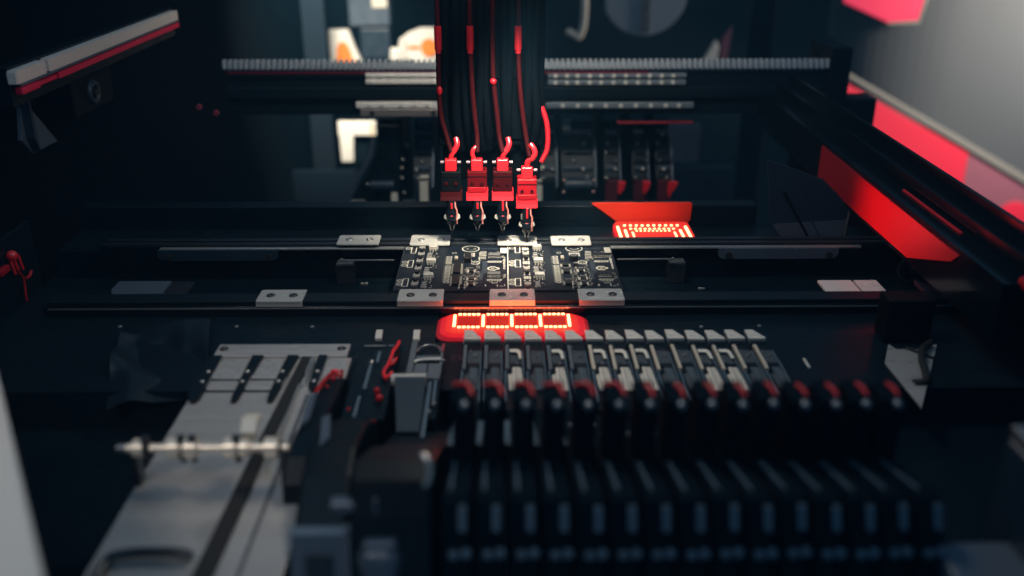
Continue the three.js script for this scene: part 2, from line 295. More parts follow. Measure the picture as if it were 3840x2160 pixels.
function passive(x, z, s, turn, kind) {
  const m = add(kind ? 'chip_capacitor' : 'chip_resistor', capMid, kind ? tanCap : resist, panel);
  m.position.set(x * K, 0.1 * K, z * K); m.rotation.y = turn; m.scale.setScalar(s);
  add('terminal', capEnds, M.tin, m);
}
const optoTop = std(0.52, 0.49, 0.44, 0.5), tabMat = std(0.40, 0.385, 0.35, 0.45, 0.25);
function dpak(x, z) {
  const b = add('transistor', box(-2.7, 2.7, 0.1, 2.3, -0.4, 5.4, 0.2), M.chip, panel); b.position.set(x * K, 0, z * K);
  add('tab', box(-2.75, 2.75, 0.2, 2.45, -6, -0.45, 0.25), tabMat, b);
  for (const u of [-2.2, 2.2]) add('lead', [box(u - 0.4, u + 0.4, 1.0, 1.3, 5.4, 6.8), box(u - 0.4, u + 0.4, 0.1, 1.2, 6.6, 7.0), box(u - 0.7, u + 0.7, 0.1, 0.35, 7, 9)], M.tin, b);
  add('mark', cyl(0, 2.32, 1, 0.5, 0.1), M.tin, b);
}
function opto(x, z) {
  const b = add('optocoupler', box(-3.9, 3.9, 0.4, 3.6, -3.2, 3.2, 0.25), optoTop, panel); b.position.set(x * K, 0, z * K);
  add('foot', box(-3.6, 3.6, 0.1, 0.45, -3, 3.6), M.chip, b);
  for (const u of [-2.4, 0, 2.4]) add('lead', [box(u - 0.55, u + 0.55, 1.6, 2.0, 3.2, 4.4), box(u - 0.5, u + 0.5, 0.1, 1.7, 4.1, 4.5), box(u - 0.5, u + 0.5, 0.1, 0.4, 4.5, 5.8)], M.tin, b);
  add('lead', box(3.9, 4.4, 0.3, 2.4, -2.8, 3), M.tin, b);
}
function qfp(x0, x1, z0, z1, top, h = 2) {
  const b = add('integrated_circuit', box(x0, x1, 0.3, h, z0, z1, 0.15), M.chip, panel);
  add('top_face', box(x0 + 0.3, x1 - 0.3, h, h + 0.06, z0 + 0.2, z1 - 0.2), top, b);
  const pins = [], w = x1 - x0, n = 10;
  for (let k = 0; k < n; k++) { const u = x0 + w * (k + 0.5) / n; for (const [s, z] of [[1, z1], [-1, z0]]) pins.push(box(u - 0.28, u + 0.28, 0.9, 1.2, Math.min(z, z + s * 1), Math.max(z, z + s * 1)), box(u - 0.28, u + 0.28, 0.05, 0.3, Math.min(z + s * 1, z + s * 2.6), Math.max(z + s * 1, z + s * 2.6))); }
  add('pins', pins, M.tin, b);
}
for (const o of [0, 95.1]) {
  const B = o > 0;
  const dz = [-39.6, -22.9, -5.8, 11.9, 28.9, 46.4];
  dz.forEach((z, i) => { if (!B || i % 2) dpak(-78.3 + o + (B ? -0.4 : 0), z); });
  for (const z of [-43.4, -9.6, 24.2]) opto(-68.2 + o, z);
  for (const z of [-25.5, 9.2, 42.4]) {                                  // framed pushbutton-like coil parts
    const q = add('coil', box(-72.4 + o, -68.4 + o, 0.1, 1.8, z - 3.4, z + 3.4, 0.3), M.chipGrey, panel);
    add('frame', [box(-72.9 + o, -67.9 + o, 0.1, 1.2, z + 3.4, z + 4.6), box(-72.2 + o, -68.6 + o, 1.8, 2.1, z - 3, z - 2), box(-72.2 + o, -68.6 + o, 1.8, 2.1, z + 1.8, z + 2.8)], M.tin, q);
  }
  if (!B) { for (const [z0, z1] of [[-5.8, 17.4], [23.4, 43.3]]) { const q = add('integrated_circuit', box(-47.4, -41, 0.3, 2.2, z0, z1, 0.2), M.chip, panel); const p = []; for (let k = 0; k < 14; k++) { const z = z0 + (z1 - z0) * (k + 0.5) / 14; p.push(box(-49, -47.4, 0.1, 0.5, z - 0.3, z + 0.3), box(-41, -39.4, 0.1, 0.5, z - 0.3, z + 0.3)); } add('pins', p, M.tin, q); } }
  else { for (const [z0, z1] of [[-4.4, 1.8], [8.8, 17.2], [34.4, 43.5]]) { const q = add('integrated_circuit', box(47.9, 53.5, 0.3, 2.2, z0, z1, 0.2), M.chip, panel); const p = []; for (let k = 0; k < 5; k++) { const z = z0 + (z1 - z0) * (k + 0.5) / 5; p.push(box(46.2, 47.9, 0.1, 0.5, z - 0.35, z + 0.35), box(53.5, 55.2, 0.1, 0.5, z - 0.35, z + 0.35)); } add('pins', p, M.tin, q); }
    for (const z of [4.2, 30.2]) for (const x of [49.6, 52.6]) add('bare_pad', box(x - 1.2, x + 1.2, 0.07, 0.2, z - 2, z + 2), M.chipGrey, panel); }
  for (let k = 0; k < 5; k++) add('solder_pad', box(-39.5 + o + k * 2.02, -37.8 + o + k * 2.02, 0.07, 0.3, -32.4, -23.6), M.tin, panel);
  if (!B) { const q = add('inductor', box(-38.8, -32.4, 0.2, 5, -21, -8, 0.5), M.chip, panel); add('terminal', [box(-39.3, -38.8, 0.2, 1.8, -12, -8.6), box(-32.4, -31.9, 0.2, 1.8, -12, -8.6)], M.tin, q); }
  else { const q = add('inductor', cyl(59, 2.6, -14, 4.4, 4.6, 'y', 4.1, 8), M.chip, panel); add('winding', cyl(59, 5.0, -14, 3.2, 0.4), M.dimSteel, q); const e = add('diode', box(57.6, 61.4, 0.2, 2.4, -3.5, 0.8, 0.2), M.chip, panel); add('band', box(57.6, 61.4, 2.4, 2.5, -3.5, -2.6), M.tin, e); }
  qfp(-17.8 + o, -6.4 + o, -28.2, -22.4, B ? M.anodised : M.chipGrey); qfp(-17.8 + o, -6.4 + o, 16.4, 22.6, B ? M.anodised : M.chipGrey);
  { const q = add('connector', box(-6.6 + o, -1 + o, 0.1, 0.8, -42.2, -28.4), M.chip, panel); for (let k = 0; k < 4; k++) add('contact', box(-6.8 + o, -0.8 + o, 0.8, 1.9, -41.6 + k * 3.4, -39.6 + k * 3.4, 0.5), M.tin, q); }
  for (const [x0, x1, z0, z1] of [[-24.3, -19.7, -33, -28.4], [-25, -20.7, -26.4, -22.4], [-25, -19.8, -19.4, -15.6]]) { const q = add('crystal', box(x0 + o, x1 + o, 0.1, 1.4, z0, z1, 0.3), M.chipGrey, panel); add('frame', [box(x0 + o - 0.4, x1 + o + 0.4, 0.1, 1.5, z1 - 1.1, z1), box(x0 + o - 0.4, x1 + o + 0.4, 0.1, 1.5, z0, z0 + 1)], M.tin, q); }
  for (const [x0, x1, z0, z1] of [[-33.6, -29.7, 7.5, 15.4], [-33.6, -28.8, 26, 33], [-33.3, -29.2, 36.4, 44.9]]) { const q = add('regulator', box(x0 + o, x1 + o, 0.2, 2, z0, z1, 0.2), M.chip, panel); add('terminal', [box(x0 + o - 1.8, x0 + o, 0.1, 0.7, z0 + 1, z1 - 1), box(x1 + o, x1 + o + 1.6, 0.1, 0.7, z0 + 1.4, z1 - 1.4), box(x0 + o, x1 + o, 2.0, 2.1, z0, z0 + 0.7)], M.tin, q); }
  for (const z of [-20, -16.6]) { const q = add('tantalum_capacitor', box(-47.6 + o, -44.6 + o, 0.1, 1.8, z - 1.4, z + 1.4, 0.2), tanCap, panel); add('terminal', box(-47.4 + o, -44.8 + o, 1.8, 2.0, z - 1.2, z + 0.4), M.tin, q); }
  for (const z of [43, 49]) { const q = add('light_sensor', box(-40.4 + o, -37 + o, 0.1, 1.2, z - 1.6, z + 1.6, 0.2), M.chip, panel); add('terminal', [box(-41.6 + o, -40.4 + o, 0.1, 0.9, z - 1.6, z + 1.6), box(-37 + o, -35.8 + o, 0.1, 0.9, z - 1.6, z + 1.6)], M.tin, q); }
  for (let k = 0; k < 26; k++) passive(o + rnd(-73.2, -62.6), -36 + 86 * (k + rnd(0, 0.8)) / 26, rnd(0.6, 1.05), rnd() < 0.5 ? 0 : Math.PI / 2, rnd() < 0.5);
  for (let k = 0; k < 26; k++) passive(o + rnd(-37.8, -34.6), 3 + 46 * (k + rnd()) / 26, rnd(0.6, 1), rnd() < 0.6 ? 0 : Math.PI / 2, rnd() < 0.4);
  for (let k = 0; k < 20; k++) passive(o + rnd(-28.4, -24.6), -4 + 50 * (k + rnd()) / 20, rnd(0.6, 1.05), rnd() < 0.6 ? 0 : Math.PI / 2, rnd() < 0.4);
  for (let k = 0; k < 8; k++) passive(o + rnd(-5.2, -2.2), k < 4 ? rnd(-26, -20) : rnd(16, 29), rnd(0.7, 1), 0, rnd() < 0.5);
  for (let k = 0; k < 7; k++) passive(o + [-15.5, -12, -9, -7, -15, -11, -8][k], k < 4 ? -33 + (k % 2) * 1.6 : 36 + (k % 2) * 2, rnd(0.8, 1.2), 0, k % 2);
}
tag(add('loose_component', [box(-136.6, -135.2, -33.9, -32.4, -42.8, -40.8), box(-131.8, -130.4, -33.9, -32.4, -42.8, -40.8), box(-135.2, -131.8, -33.8, -32.8, -42.2, -41.4)], M.tin), 'tiny bright loose chip lying in the dark channel left of the board', 'component', 'loose chips');
tag(add('loose_component', [box(196, 198, -11, -9.6, 61, 63), box(198, 201.5, -10.8, -9.8, 61.4, 62.4)].map((g) => g.translate(-0.038, 0.010, -0.012)), M.tin), 'tiny bright loose chip lying before the right clamp plate on the front rail', 'component', 'loose chips');

// ------------------------------------------------------------------ red ring lights of the upward cameras
{
  const t = thing('ring_light', 'glowing red inspection light with four square windows in front of the board', 'inspection light');
  const y = -8;
  add('housing', slab(roundedRect(-55.5, 62, 79.9, 126.5, 9), -26, y - 3), M.blackSatin, t);
  add('rim', slab(roundedRect(-56, 62.6, 80.1, 126, 12, 10), y - 3.2, y - 2.2), M.haloRim, t);  // outer glowing tier added to imitate the soft red halo
  add('bezel', slab(roundedRect(-53.4, 60, 80.3, 122, 12, 10), y - 2.1, y - 1.2), M.haloEdge, t);  // brighter glowing tier, inner step of the imitated halo
  add('diffuser', slab(roundedRect(-49, 54.5, 80.6, 117, 8, 8), y - 1.1, y - 0.3), M.diffuser, t);
  const X0 = -42.6, P = 22.55;
  for (let c = 0; c < 4; c++) add('window', slab([[X0 + c * P + 2.6, 86.5], [X0 + (c + 1) * P - 2.6, 86.5], [X0 + (c + 1) * P - 2.6, 104], [X0 + c * P + 2.6, 104]], y - 0.25, y + 0.05), M.ledWindow, t);
  const l = box(-1.35, 1.35, 0, 0.9, -1.2, 1.2, 0.4), v = box(-1.15, 1.15, 0, 0.9, -1.75, 1.75, 0.4);
  const led = (g, m, x, z) => { const q = add('led', g, m, t); q.position.set(x * K, y * K, z * K); };
  for (let c = 0; c < 4; c++) for (let k = 0; k < 5; k++) {
    const x = X0 + c * P + 4 + k * (P - 8) / 4;
    led(l, M.led, x, 83.6); led(l, M.led, x, 107);
  }
  for (let c = 0; c <= 4; c++) for (let k = 0; k < 6; k++) led(v, M.led, X0 + c * P, 86.4 + k * 3.55);
  areaLight('ring_light_glow', new THREE.Color().setRGB(1, 0.06, 0.012), 10, 0.094, 0.026, [0.0024, -0.0066, 0.0955], [0.0024, 1, 0.0955]);
}
{
  const t = thing('ring_light', 'glowing red inspection light with nested square rows of dots behind the rear rail', 'inspection light');
  add('housing', box(106, 182.5, -30, -12.2, -136, -74.6, 1), M.blackSatin, t);
  const cx = 142.8, cz = -92;
  add('diffuser', slab(roundedRect(107.5, 181, -127, -74.8, 5, 6), -12, -3.2), M.diffuser, t);
  add('bezel', slab(roundedRect(106.2, 182.3, -132, -74.7, 9, 6), -12.1, -6), M.haloEdge, t);
  for (const [hx, zb, y, n, r] of [[33.6, -114, -2.4, 10, 1.55], [27, -105.5, -3.0, 10, 1.45], [20.5, -99.6, -3.1, 9, 1.2]]) {
    const g = ball(0, 0, 0, r, 0.6);
    for (let k = 0; k < n; k++) { const q = add('led', g, M.led, t); q.position.set((cx - hx * 0.78 + hx * 1.56 * k / (n - 1)) * K, y * K, zb * K); }
    for (const s of [-1, 1]) for (let k = 0; k < (n === 10 && hx > 30 ? 9 : hx > 25 ? 6 : 5); k++) { const q = add('led', g, M.led, t); q.position.set((cx + s * hx) * K, y * K, (zb + 4.5 + k * 3.6) * K); }
  }
  areaLight('rear_ring_light_glow', new THREE.Color().setRGB(1, 0.05, 0.022), 0.55, 0.062, 0.022, [0.143, 0.0005, -0.113], [0.137, 0.035, -0.139]);
}
tag(add('red_lit_plate', plate([[116, -10.5], [182, -10.5], [187, -6], [188, 11.5], [186.5, 13], [86, 13], [86, 11.6], [97, 4]], -141.6, -139.4, 0.4), std(0.72, 0.035, 0.012, 0.6)), 'upright plate with red lamplight put in its colour, behind the rear inspection light', 'shield plate');  // red colour and slanted left edge stand for the lamp's red light

// ------------------------------------------------------------------ placement head with four nozzles
{
  const t = thing('placement_head', 'black placement head with four nozzles, red lamplight in their colour, hanging over the board', 'placement head');  // reds of the head parts are red lamplight put into their colour
  add('housing', [box(-63, 33.5, 88, 330, -190, -76, 3), box(-60, 31, 54, 90, -180, -84, 2)], M.wall, t);
  add('front_cover', [box(-55, 26, 150, 330, -76, -72, 1.5), box(-46, 14, 95, 150, -76.1, -74, 1)], M.wall, t);
  add('head_lamp', box(-18, 42, 252, 258, 4, 56, 1), std(0.3, 0.3, 0.28, 0.5, 0, { emissive: WARM, emissiveIntensity: 1 }), t); add('lamp_arm', box(4, 20, 258.2, 264, -76, 52, 1), M.black, t);
  [[-54, 3.4], [-46, 4.4], [-38, 3.8], [-24, 4.2], [-18, 3.4], [-3, 4.2], [3, 3.6], [18, 4.4], [25, 4]].forEach(([x, r], i) => add('hose', tube([[x, 330, -74], [x + 1, 230, -70], [x - 1 + i % 2 * 2, 160, -69], [x + (i % 3 - 1) * 2, 110, -72], [x * 0.92, 84, -80]], r, 30), M.wall, t));
  const tubes = [[[-60, 230, -68], [-59.5, 190, -67], [-60, 150, -66], [-59, 120, -66], [-54, 100, -64], [-50, 88, -58]], [[-32, 230, -68], [-32, 190, -67], [-31, 150, -66], [-29, 120, -66], [-27, 100, -64], [-27, 88, -58]], [[-12, 230, -68], [-12.6, 190, -67], [-12, 150, -66], [-9, 120, -66], [-7, 100, -64], [-4, 88, -58]], [[10, 230, -68], [9.6, 190, -67], [11, 150, -66], [14, 120, -66], [17, 100, -64], [20, 84, -58]]];
  tubes.forEach((p, i) => {
    add('air_tube', tube(p.map(([x, y, z]) => [x, y, z + 3]), 2.2, 40), M.redTube, t);
    if (i !== 2) { const [x, , z] = p[1]; add('fitting', [cyl(x, 187, z + 4, 3.2, 20), cyl(x, 176, z + 4, 2.5, 4)], M.red, t); }
  });
  add('tube_clip', ball(-59.5, 142, -61.5, 2.6, 1.6), M.red, t); add('tube_clip', ball(-12.2, 150, -61.5, 3.0), M.red, t); add('cover_button', cyl(-37, 205, -71.5, 4.5, 3, 'z'), std(0.3, 0.06, 0.09, 0.5), t);
  add('air_tube', tube([[31, 125, -74], [35.5, 112, -72], [37, 98, -70], [36, 86, -68], [31, 76, -66]], 2.4, 30), M.red, t);
  [[-51, 0], [-27.5, 0], [-4.3, 0], [17.8, -7.4]].forEach(([x, dy], i) => {
    const n = new THREE.Group(); n.name = 'nozzle'; n.position.set(x * K, dy * K, -52 * K); t.add(n);
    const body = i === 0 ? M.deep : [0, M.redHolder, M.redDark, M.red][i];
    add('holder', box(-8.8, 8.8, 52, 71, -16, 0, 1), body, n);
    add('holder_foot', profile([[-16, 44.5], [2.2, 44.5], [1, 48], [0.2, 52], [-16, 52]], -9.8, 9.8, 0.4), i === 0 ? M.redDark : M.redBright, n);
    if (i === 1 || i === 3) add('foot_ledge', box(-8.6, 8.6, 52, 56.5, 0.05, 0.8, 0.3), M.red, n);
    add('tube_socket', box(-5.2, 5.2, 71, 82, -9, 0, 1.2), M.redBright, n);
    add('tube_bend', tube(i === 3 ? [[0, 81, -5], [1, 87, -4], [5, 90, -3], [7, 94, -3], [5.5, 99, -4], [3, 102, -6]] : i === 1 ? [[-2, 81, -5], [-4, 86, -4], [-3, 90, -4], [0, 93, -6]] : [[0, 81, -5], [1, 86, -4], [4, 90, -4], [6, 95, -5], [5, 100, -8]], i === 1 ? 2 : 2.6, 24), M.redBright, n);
    add('holder_screw', [cyl(-4.5, 60, 0.3, 1.5, 0.9, 'z'), cyl(4.5, 60, 0.3, 1.5, 0.9, 'z')], M.redDark, n); add('holder_seam', box(-8.4, 8.4, 66, 66.7, 0.02, 0.25), M.deep, n);
    for (const s of [-1, 1]) add('pin', cyl(s * 7.6, 79, -3, 1.3, 3, 'x'), std(0.4, 0.3, 0.33, 0.4, 0.3), n);
    add('sleeve', [cyl(0, 38.5, -2, 4.8, 12), cyl(0, 31.5, -2, 5.4, 3)], M.blackSatin, n);
    add('flange', cyl(0, 27.8, -3, 7.6, 2.2, 'y', 7.0, 32), M.clip, n);
    add('hub', cyl(0, 28, -1, 6.2, 4.2, 'y', 5.6, 28), M.blackSatin, n);
    add('nose', [ball(0, 25.6, -2, 5.6, 0.9), cyl(0, 20.4, -2, 1.6, 3, 'y', 4.2)], M.blackGloss, n);
    for (const s of [-1, 1]) add('prong', tube([[s * 4.2, 22.6, 1], [s * 2.4, 21, 1.4], [s * 1.5, 18, 1], [s * 1.0, 15.6, 0]], 0.38, 12), M.steel, n);
    add('needle', cyl(0, i === 3 ? 13 : 15.5, -2, i === 3 ? 1.7 : 0.5, i === 3 ? 12 : 10, 'y', i === 3 ? 2.0 : 1.1, 14), M.blackGloss, n);
    add('red_highlight', [box(-0.7, 1.1, i > 1 ? 35 : 37, i > 1 ? 44.5 : 42.5, 2.6, 3.2, 0.25), box(-1.2, 1.4, 27, 30.4, 3.0, 3.7, 0.3)], M.redBright, n);  // red bars are highlights drawn on the black sleeve and hub
    add('pink_highlight', tube([[3.4, 45, 0.4], [3.6, 38, 2.4], [4.6, 36, 2.6], [4.8, 30.5, 3], [4.4, 27, 3.4], [4.8, 22.5, 2.6]], 0.75, 24), std(0.72, 0.25, 0.22, 0.45), n);  // pink line drawn as a further highlight down the sleeve
    if (i === 3) add('side_rod', [cyl(-4.8, 36, 0.5, 0.9, 5), cyl(4.6, 12, 0, 0.4, 8)], M.steel, n);
  });
}
tag(add('knurled_nut', new THREE.LatheGeometry([[0, 3.6], [1.6, 3.6], [1.8, 2.4], [4.6, 2.2], [7.2, 1.2], [7.6, 0], [6.6, -1.6], [3, -3]].map(([a, b]) => new THREE.Vector2(a * K, b * K)), 36).translate(0.0035, -0.0085, -0.094), M.clip), 'round pale metal disc behind the rear rail, between the third and fourth nozzle', 'disc');

// ------------------------------------------------------------------ gantry beam across the back
const rackGeo = (len, pitch, h, d) => { const a = []; for (let x = 0; x < len; x += pitch) a.push(box(x, x + pitch * 0.5, -h * 0.8, 0, -d, 0.4), box(x + pitch * 0.5, x + pitch, -h, -3.2, -d, -4.2)); return join(a); };
{
  const t = thing('gantry_beam', 'long black gantry beam with toothed rack and bolted linear rails behind the head', 'gantry beam');
  place(t, 1.22, [0.0009, -0.0673, -0.1677]);
  add('beam', [box(-296, 345, 82, 128, -290, -234, 1.5), box(-296, 345, 100, 112, -234.1, -229, 1)], M.blackSatin, t);
  const rack = rackGeo(637, 5.8, 11, 6); rack.translate(-0.296, 0.1405, -0.229);
  add('toothed_rack', rack, std(0.45, 0.50, 0.56, 0.5), t);
  add('red_reflection', box(-292, -70, 126.6, 128.6, -229.6, -228.4), std(0.13, 0.004, 0.02, 0.5), t);  // red strips stand for red light reflected under the rack
  add('red_reflection', box(40, 150, 126.4, 128.4, -229.6, -228.4), std(0.16, 0.005, 0.02, 0.5), t);
  const bolt = join([cyl(0, 0, 0, 2.2, 2, 'z', 2.2, 16), cyl(0, 0, 1.2, 1.2, 0.6, 'z', 1.2, 12)]);
  const bright = std(0.92, 0.88, 0.84, 0.45);  // near-white tone paints a reflection onto the left rail lengths
  const railBlue = std(0.17, 0.21, 0.25, 0.5, 0.1);
  const rail = (x0, x1, y, h, mat, xs, bm) => { const r = add('linear_rail', box(x0, x1, y - h, y + h, -233, -228, 0.8), mat, t); for (const x of xs) { const b = add('bolt', bolt, bm, r); b.position.set(x * K, y * K, -227.6 * K); } };
  const left = [-142, -132, -121, -110, -99, -88, -78], right = [52, 64, 75, 88, 100, 113, 126, 139, 151, 164, 176];
  rail(-148, -72, 125, 2.4, bright, left, bright); rail(-148, -72, 118.4, 2.8, bright, left, bright);
  rail(44, 190, 124, 2.2, railBlue, right, M.white); rail(44, 190, 117, 2.6, railBlue, right, M.white);
  rail(-160, -68, 93.4, 3.2, bright, [-146, -132, -112, -98, -84], M.white); rail(42, 200, 92.6, 3.0, railBlue, [60, 76, 90, 106, 122, 138, 154, 170, 184], M.white);
  const c = add('carriage_plate', box(-156, -66, 81, 89.4, -232, -227.5, 1), std(0.42, 0.36, 0.35, 0.4, 0.6), t);
  for (const x of [-143, -78]) add('hole', cyl(x, 85.2, -227.2, 2.6, 0.6, 'z'), M.rubber, c);
  add('end_plate', box(340, 362, 60, 153, -300, -226, 2), M.black, t);
  add('lower_lip', box(118, 200, 74, 76, -228, -222, 0.6), std(0.30, 0.02, 0.03, 0.4, 0.2), t);
}
{
  const t = thing('gantry_carriage', 'black carriage block with red cable clips where the beam meets the right rail', 'carriage');
  place(t, 1.22, [0.0009, -0.0673, -0.1677]);
  add('block', [box(326, 396, 42, 99, -262, -228, 3), box(336, 402, 20, 60, -228, -190, 2), box(338, 392, 4, 44, -260, -200, 2)], M.black, t);
  add('cable_clip', tube([[331, 98, -226], [337, 92, -222], [336, 84, -222], [330, 78, -223]], 3, 16), M.redDark, t);
  add('cable_clip', box(327, 340, 72, 79, -227, -222, 1.5), M.red, t);
  add('cable_clip', profile([[-226, 70], [-220, 74], [-220, 78], [-227, 76]], 308, 328), M.redDark, t);
  add('clip_plate', box(340, 352, 48, 70, -227, -225, 0.5), std(0.09, 0.006, 0.015, 0.5), t);
  add('bolt', ball(371, 54, -188, 1.8), M.steel, t);
}
{
  const t = thing('guide_rail', 'black guide rail with lamplight put in as a glossy red inner face running back on the right', 'guide rail');
  add('rail', [profile([[-470, 20], [190, 20], [190, 62], [-470, 62]], 331, 352), profile([[-470, 40], [400, 40], [400, 74], [-470, 74]], 352, 368), profile([[-470, 30], [400, 30], [400, 84], [-470, 84]], 368, 372)], M.blackGloss, t);
  add('red_lit_face', profile([[-190, 23], [46, 25], [118, 50], [128, 58.5], [-190, 58.5]], 329.2, 330.8), phys(0.34, 0.004, 0.010, 0.4, 0, { clearcoat: 0.5, clearcoatRoughness: 0.25 }), t);  // red colour and cut end stand for lamplight fading along the rail
  add('red_strip', box(345.5, 348, 62, 63.6, -20, 92, 0.4), M.redBright, t);
  add('end_knob', [cyl(347, 62, 192, 5, 12, 'z'), ball(347, 62, 199, 5)], M.red, t);
}
// ------------------------------------------------------------------ left guide rail
{
  const t = thing('guide_rail', 'slanting toothed rack with red reflection painted as a strip under it, upper left', 'guide rail');
  const seg = (z0, z1) => { const a = []; for (let z = z0; z < z1; z += 3.2) a.push(box(-381, -373, 168, 178, z, z + 2.0), box(-381, -374, 168, 177, z + 2.0, z + 3.2)); return join(a); };
  const pale = std(0.80, 0.72, 0.66, 0.6);
  add('toothed_rack', seg(-340, -14), pale, t); add('toothed_rack', seg(-6, 40), pale, t);
  add('red_strip', [box(-380, -374, 159.5, 164.5, -344, -28), box(-380, -374, 160.5, 163.5, -24, 8), box(-380, -372.5, 158.8, 164.8, 8, 38, 2)], M.redRack, t);  // red strip stands for red light reflected under the rack
  add('carrier', box(-392, -380.5, 150, 180, -345, 42), M.black, t);
  add('joint_plate', box(-373.4, -372.6, 166, 168, -340, 40), M.slate, t);
}
{
  const t = thing('cable_bracket', 'dark blue triangular cover plate at the far left under the slanting rack', 'bracket');
  add('plate', profile([[-83, 134], [-136, 79], [-85, 80], [-70, 96]].map(([z, y]) => [z, y]), -442, -438, 0.5), M.slate, t);
  add('fold', profile([[-83, 134], [-80, 134], [-78, 96], [-84, 82]], -442, -430), M.navy, t);
}
{
  const t = thing('drive_motor', 'dim blue motor box with a round shaft hole beneath the slanting rack', 'motor');
  add('case', box(-470, -440, 88, 124, -292, -190, 2), M.deep, t);
  add('shaft_ring', new THREE.TorusGeometry(10 * K, 3.2 * K, 10, 32).rotateY(Math.PI / 2).translate(-0.4395, 0.106, -0.238), M.navy, t);
  add('shaft', cyl(-438, 106, -238, 4, 6, 'x'), M.rubber, t);
}
{
  const t = thing('cable_loom', 'bundle of red wire ends and connectors at the left edge, level with the board', 'cables');
  const q = (y, z) => [-438, y, z];
  add('connector', [box(-441, -436, -3, 3, -2, 14, 1)], M.red, t);
  add('connector', ball(-438, 7, -12, 5), M.redBright, t);
  for (const [z, h] of [[-8, 14], [-14, 12], [-22, 15]]) add('wire', tube([q(4, z), q(-2, z - 1), q(4 - h, z - 3)], 1.5, 10), M.redBright, t);
  add('wire', tube([q(-8, -15), q(-18, -22), q(-24, -22), q(-34, -20), q(-42, -20)], 1.2, 20), M.red, t);
  add('wire', tube([q(-20, -24), q(-21, -32), q(-18, -38)], 1.6, 10), M.red, t);
  add('bracket', box(-446, -442, -50, 24, -60, 20, 1), M.black, t);
}
for (const [y, z, l] of [[66, -265, 'left'], [64, -245, 'right']]) tag(add('indicator_lamp', [cyl(-338 + (l === 'right' ? 24 : 0), y + 18, z, 3, 3, 'z')], std(0.35, 0.05, 0.08, 0.4)), l === 'left' ? 'dim pinkish dot on the black left gantry end, left of the pair' : 'dim pinkish dot on the black left gantry end, right of the pair', 'indicator', 'pair of pinkish dots');

// ------------------------------------------------------------------ front feeder bank
const tipMat = std(0.66, 0.63, 0.57, 0.55, 0.15, { roughnessMap: smudge }), railLit = std(0.60, 0.54, 0.44, 0.5, 0.3), railDim = phys(0.11, 0.13, 0.15, 0.8, 0, { specularIntensity: 0.3 }), streak = phys(0.095, 0.14, 0.185, 0.9, 0, { specularIntensity: 0.15 });  // pale rail tone puts lamplight into the strips of the right feeders
const HOUSING = [[226, -120], [226, -6], [240, -3], [313, 27], [412, 56.5], [418, 56], [424, 46], [431, 20], [440, -120]];
const carrier = (() => { const s = [[5.2, 185], [11, 185], [11.6, 192], [12.2, 216.5], [3, 216.5], [2.4, 195.5], [4, 195.4], [5.4, 193.2]]; return slab(s, -2.2, -1.4); })();
const holes = join(Array.from({ length: 9 }, (_, k) => cyl(4.6, -1.36, 197 + k * 2.2, 0.45, 0.12, 'y', 0.45, 8)));
const lanes = join([box(7.4, 8.1, -1.4, -1.25, 186, 216), box(9.6, 10, -1.4, -1.25, 186, 216)]);
const curl = slab([[3.4, 160.5], [8.8, 160.2], [10.6, 161.6], [11.6, 164], [12.0, 174.5], [9.8, 174.5], [9.4, 167.2], [8.4, 164.8], [3.6, 164.6]], -0.6, 0.4, 0.25);
const FEED = {
  tip: slab([[0, 143], [0, 128], [6.2, 128.2], [12.4, 140.6], [12.4, 143]], -2.5, 0, 0.3), nose: box(0.2, 12.4, -14, -2.6, 141, 146.5, 0.3), clipPin: cyl(-0.3, -3, 147.5, 0.7, 4),
  body: box(0, 13.4, -60, -3.2, 145, 240, 0.4), rail: box(0.5, 2.9, -3.2, -0.3, 152, 189, 0.3), window: box(3.6, 12.4, -3.1, -2.2, 158, 178, 0.3), slot: box(4, 12, -3.1, -1.2, 178.5, 184, 0.4),
  pin: ball(8.4, -1.2, 180, 1.0), side: [box(0, 1.2, -3.1, -1.2, 190, 232, 0.2), box(12.5, 13.4, -3.1, -1.2, 160, 232, 0.2)],
  housing: profile(HOUSING, 1.2, 14.4, 2.2), cap: box(3.8, 14.6, 38, 77, 345, 366.5, 2), latch_glint: tube([[7.4, 77.6, 351], [9.4, 78.8, 352], [11.8, 78.2, 354], [13.2, 76.6, 358], [13.6, 74.5, 363]], 0.95, 20), latch_glint2: tube([[9.4, 78.6, 353], [11.2, 78.2, 356], [12.4, 76.4, 361], [13.0, 73.5, 366]], 0.95, 20),  // red arcs stand for the ring light reflected on the black housings
  ridge: box(3.9, 8.4, 76.6, 78.0, 349.5, 351.6, 0.4), knob: [cyl(10, 75.0, 368.5, 2.5, 2.4, 'z', 2.1), ball(10, 75.4, 369.6, 1.7)], strip: profile([[292, 19.5], [345, 37.6], [345, 38.6], [292, 20.5]], -0.4, 2.4, 0.3), rib: profile([[372, 45.4], [412, 57], [412, 57.5], [372, 45.9]], 4.6, 5.8, 0.2),
  screws: [ball(6.6, 24.2, 303, 1.3), ball(7.0, 31.2, 324, 1.2), ball(6.2, 37.4, 344, 0.9)], handle: profile([[419.6, 54.6], [421, 54.6], [425.6, 45], [424, 45]], 9.0, 12.4, 0.4), handlePin: ball(12.4, 35, 428.2, 2.6), pin2: ball(6.9, 34.4, 428.3, 2.4),
};
const NUM = ['first', 'second', 'third', 'fourth', 'fifth', 'sixth', 'seventh', 'eighth', 'ninth', 'tenth', 'eleventh', 'twelfth', 'thirteenth', 'fourteenth', 'fifteenth'];
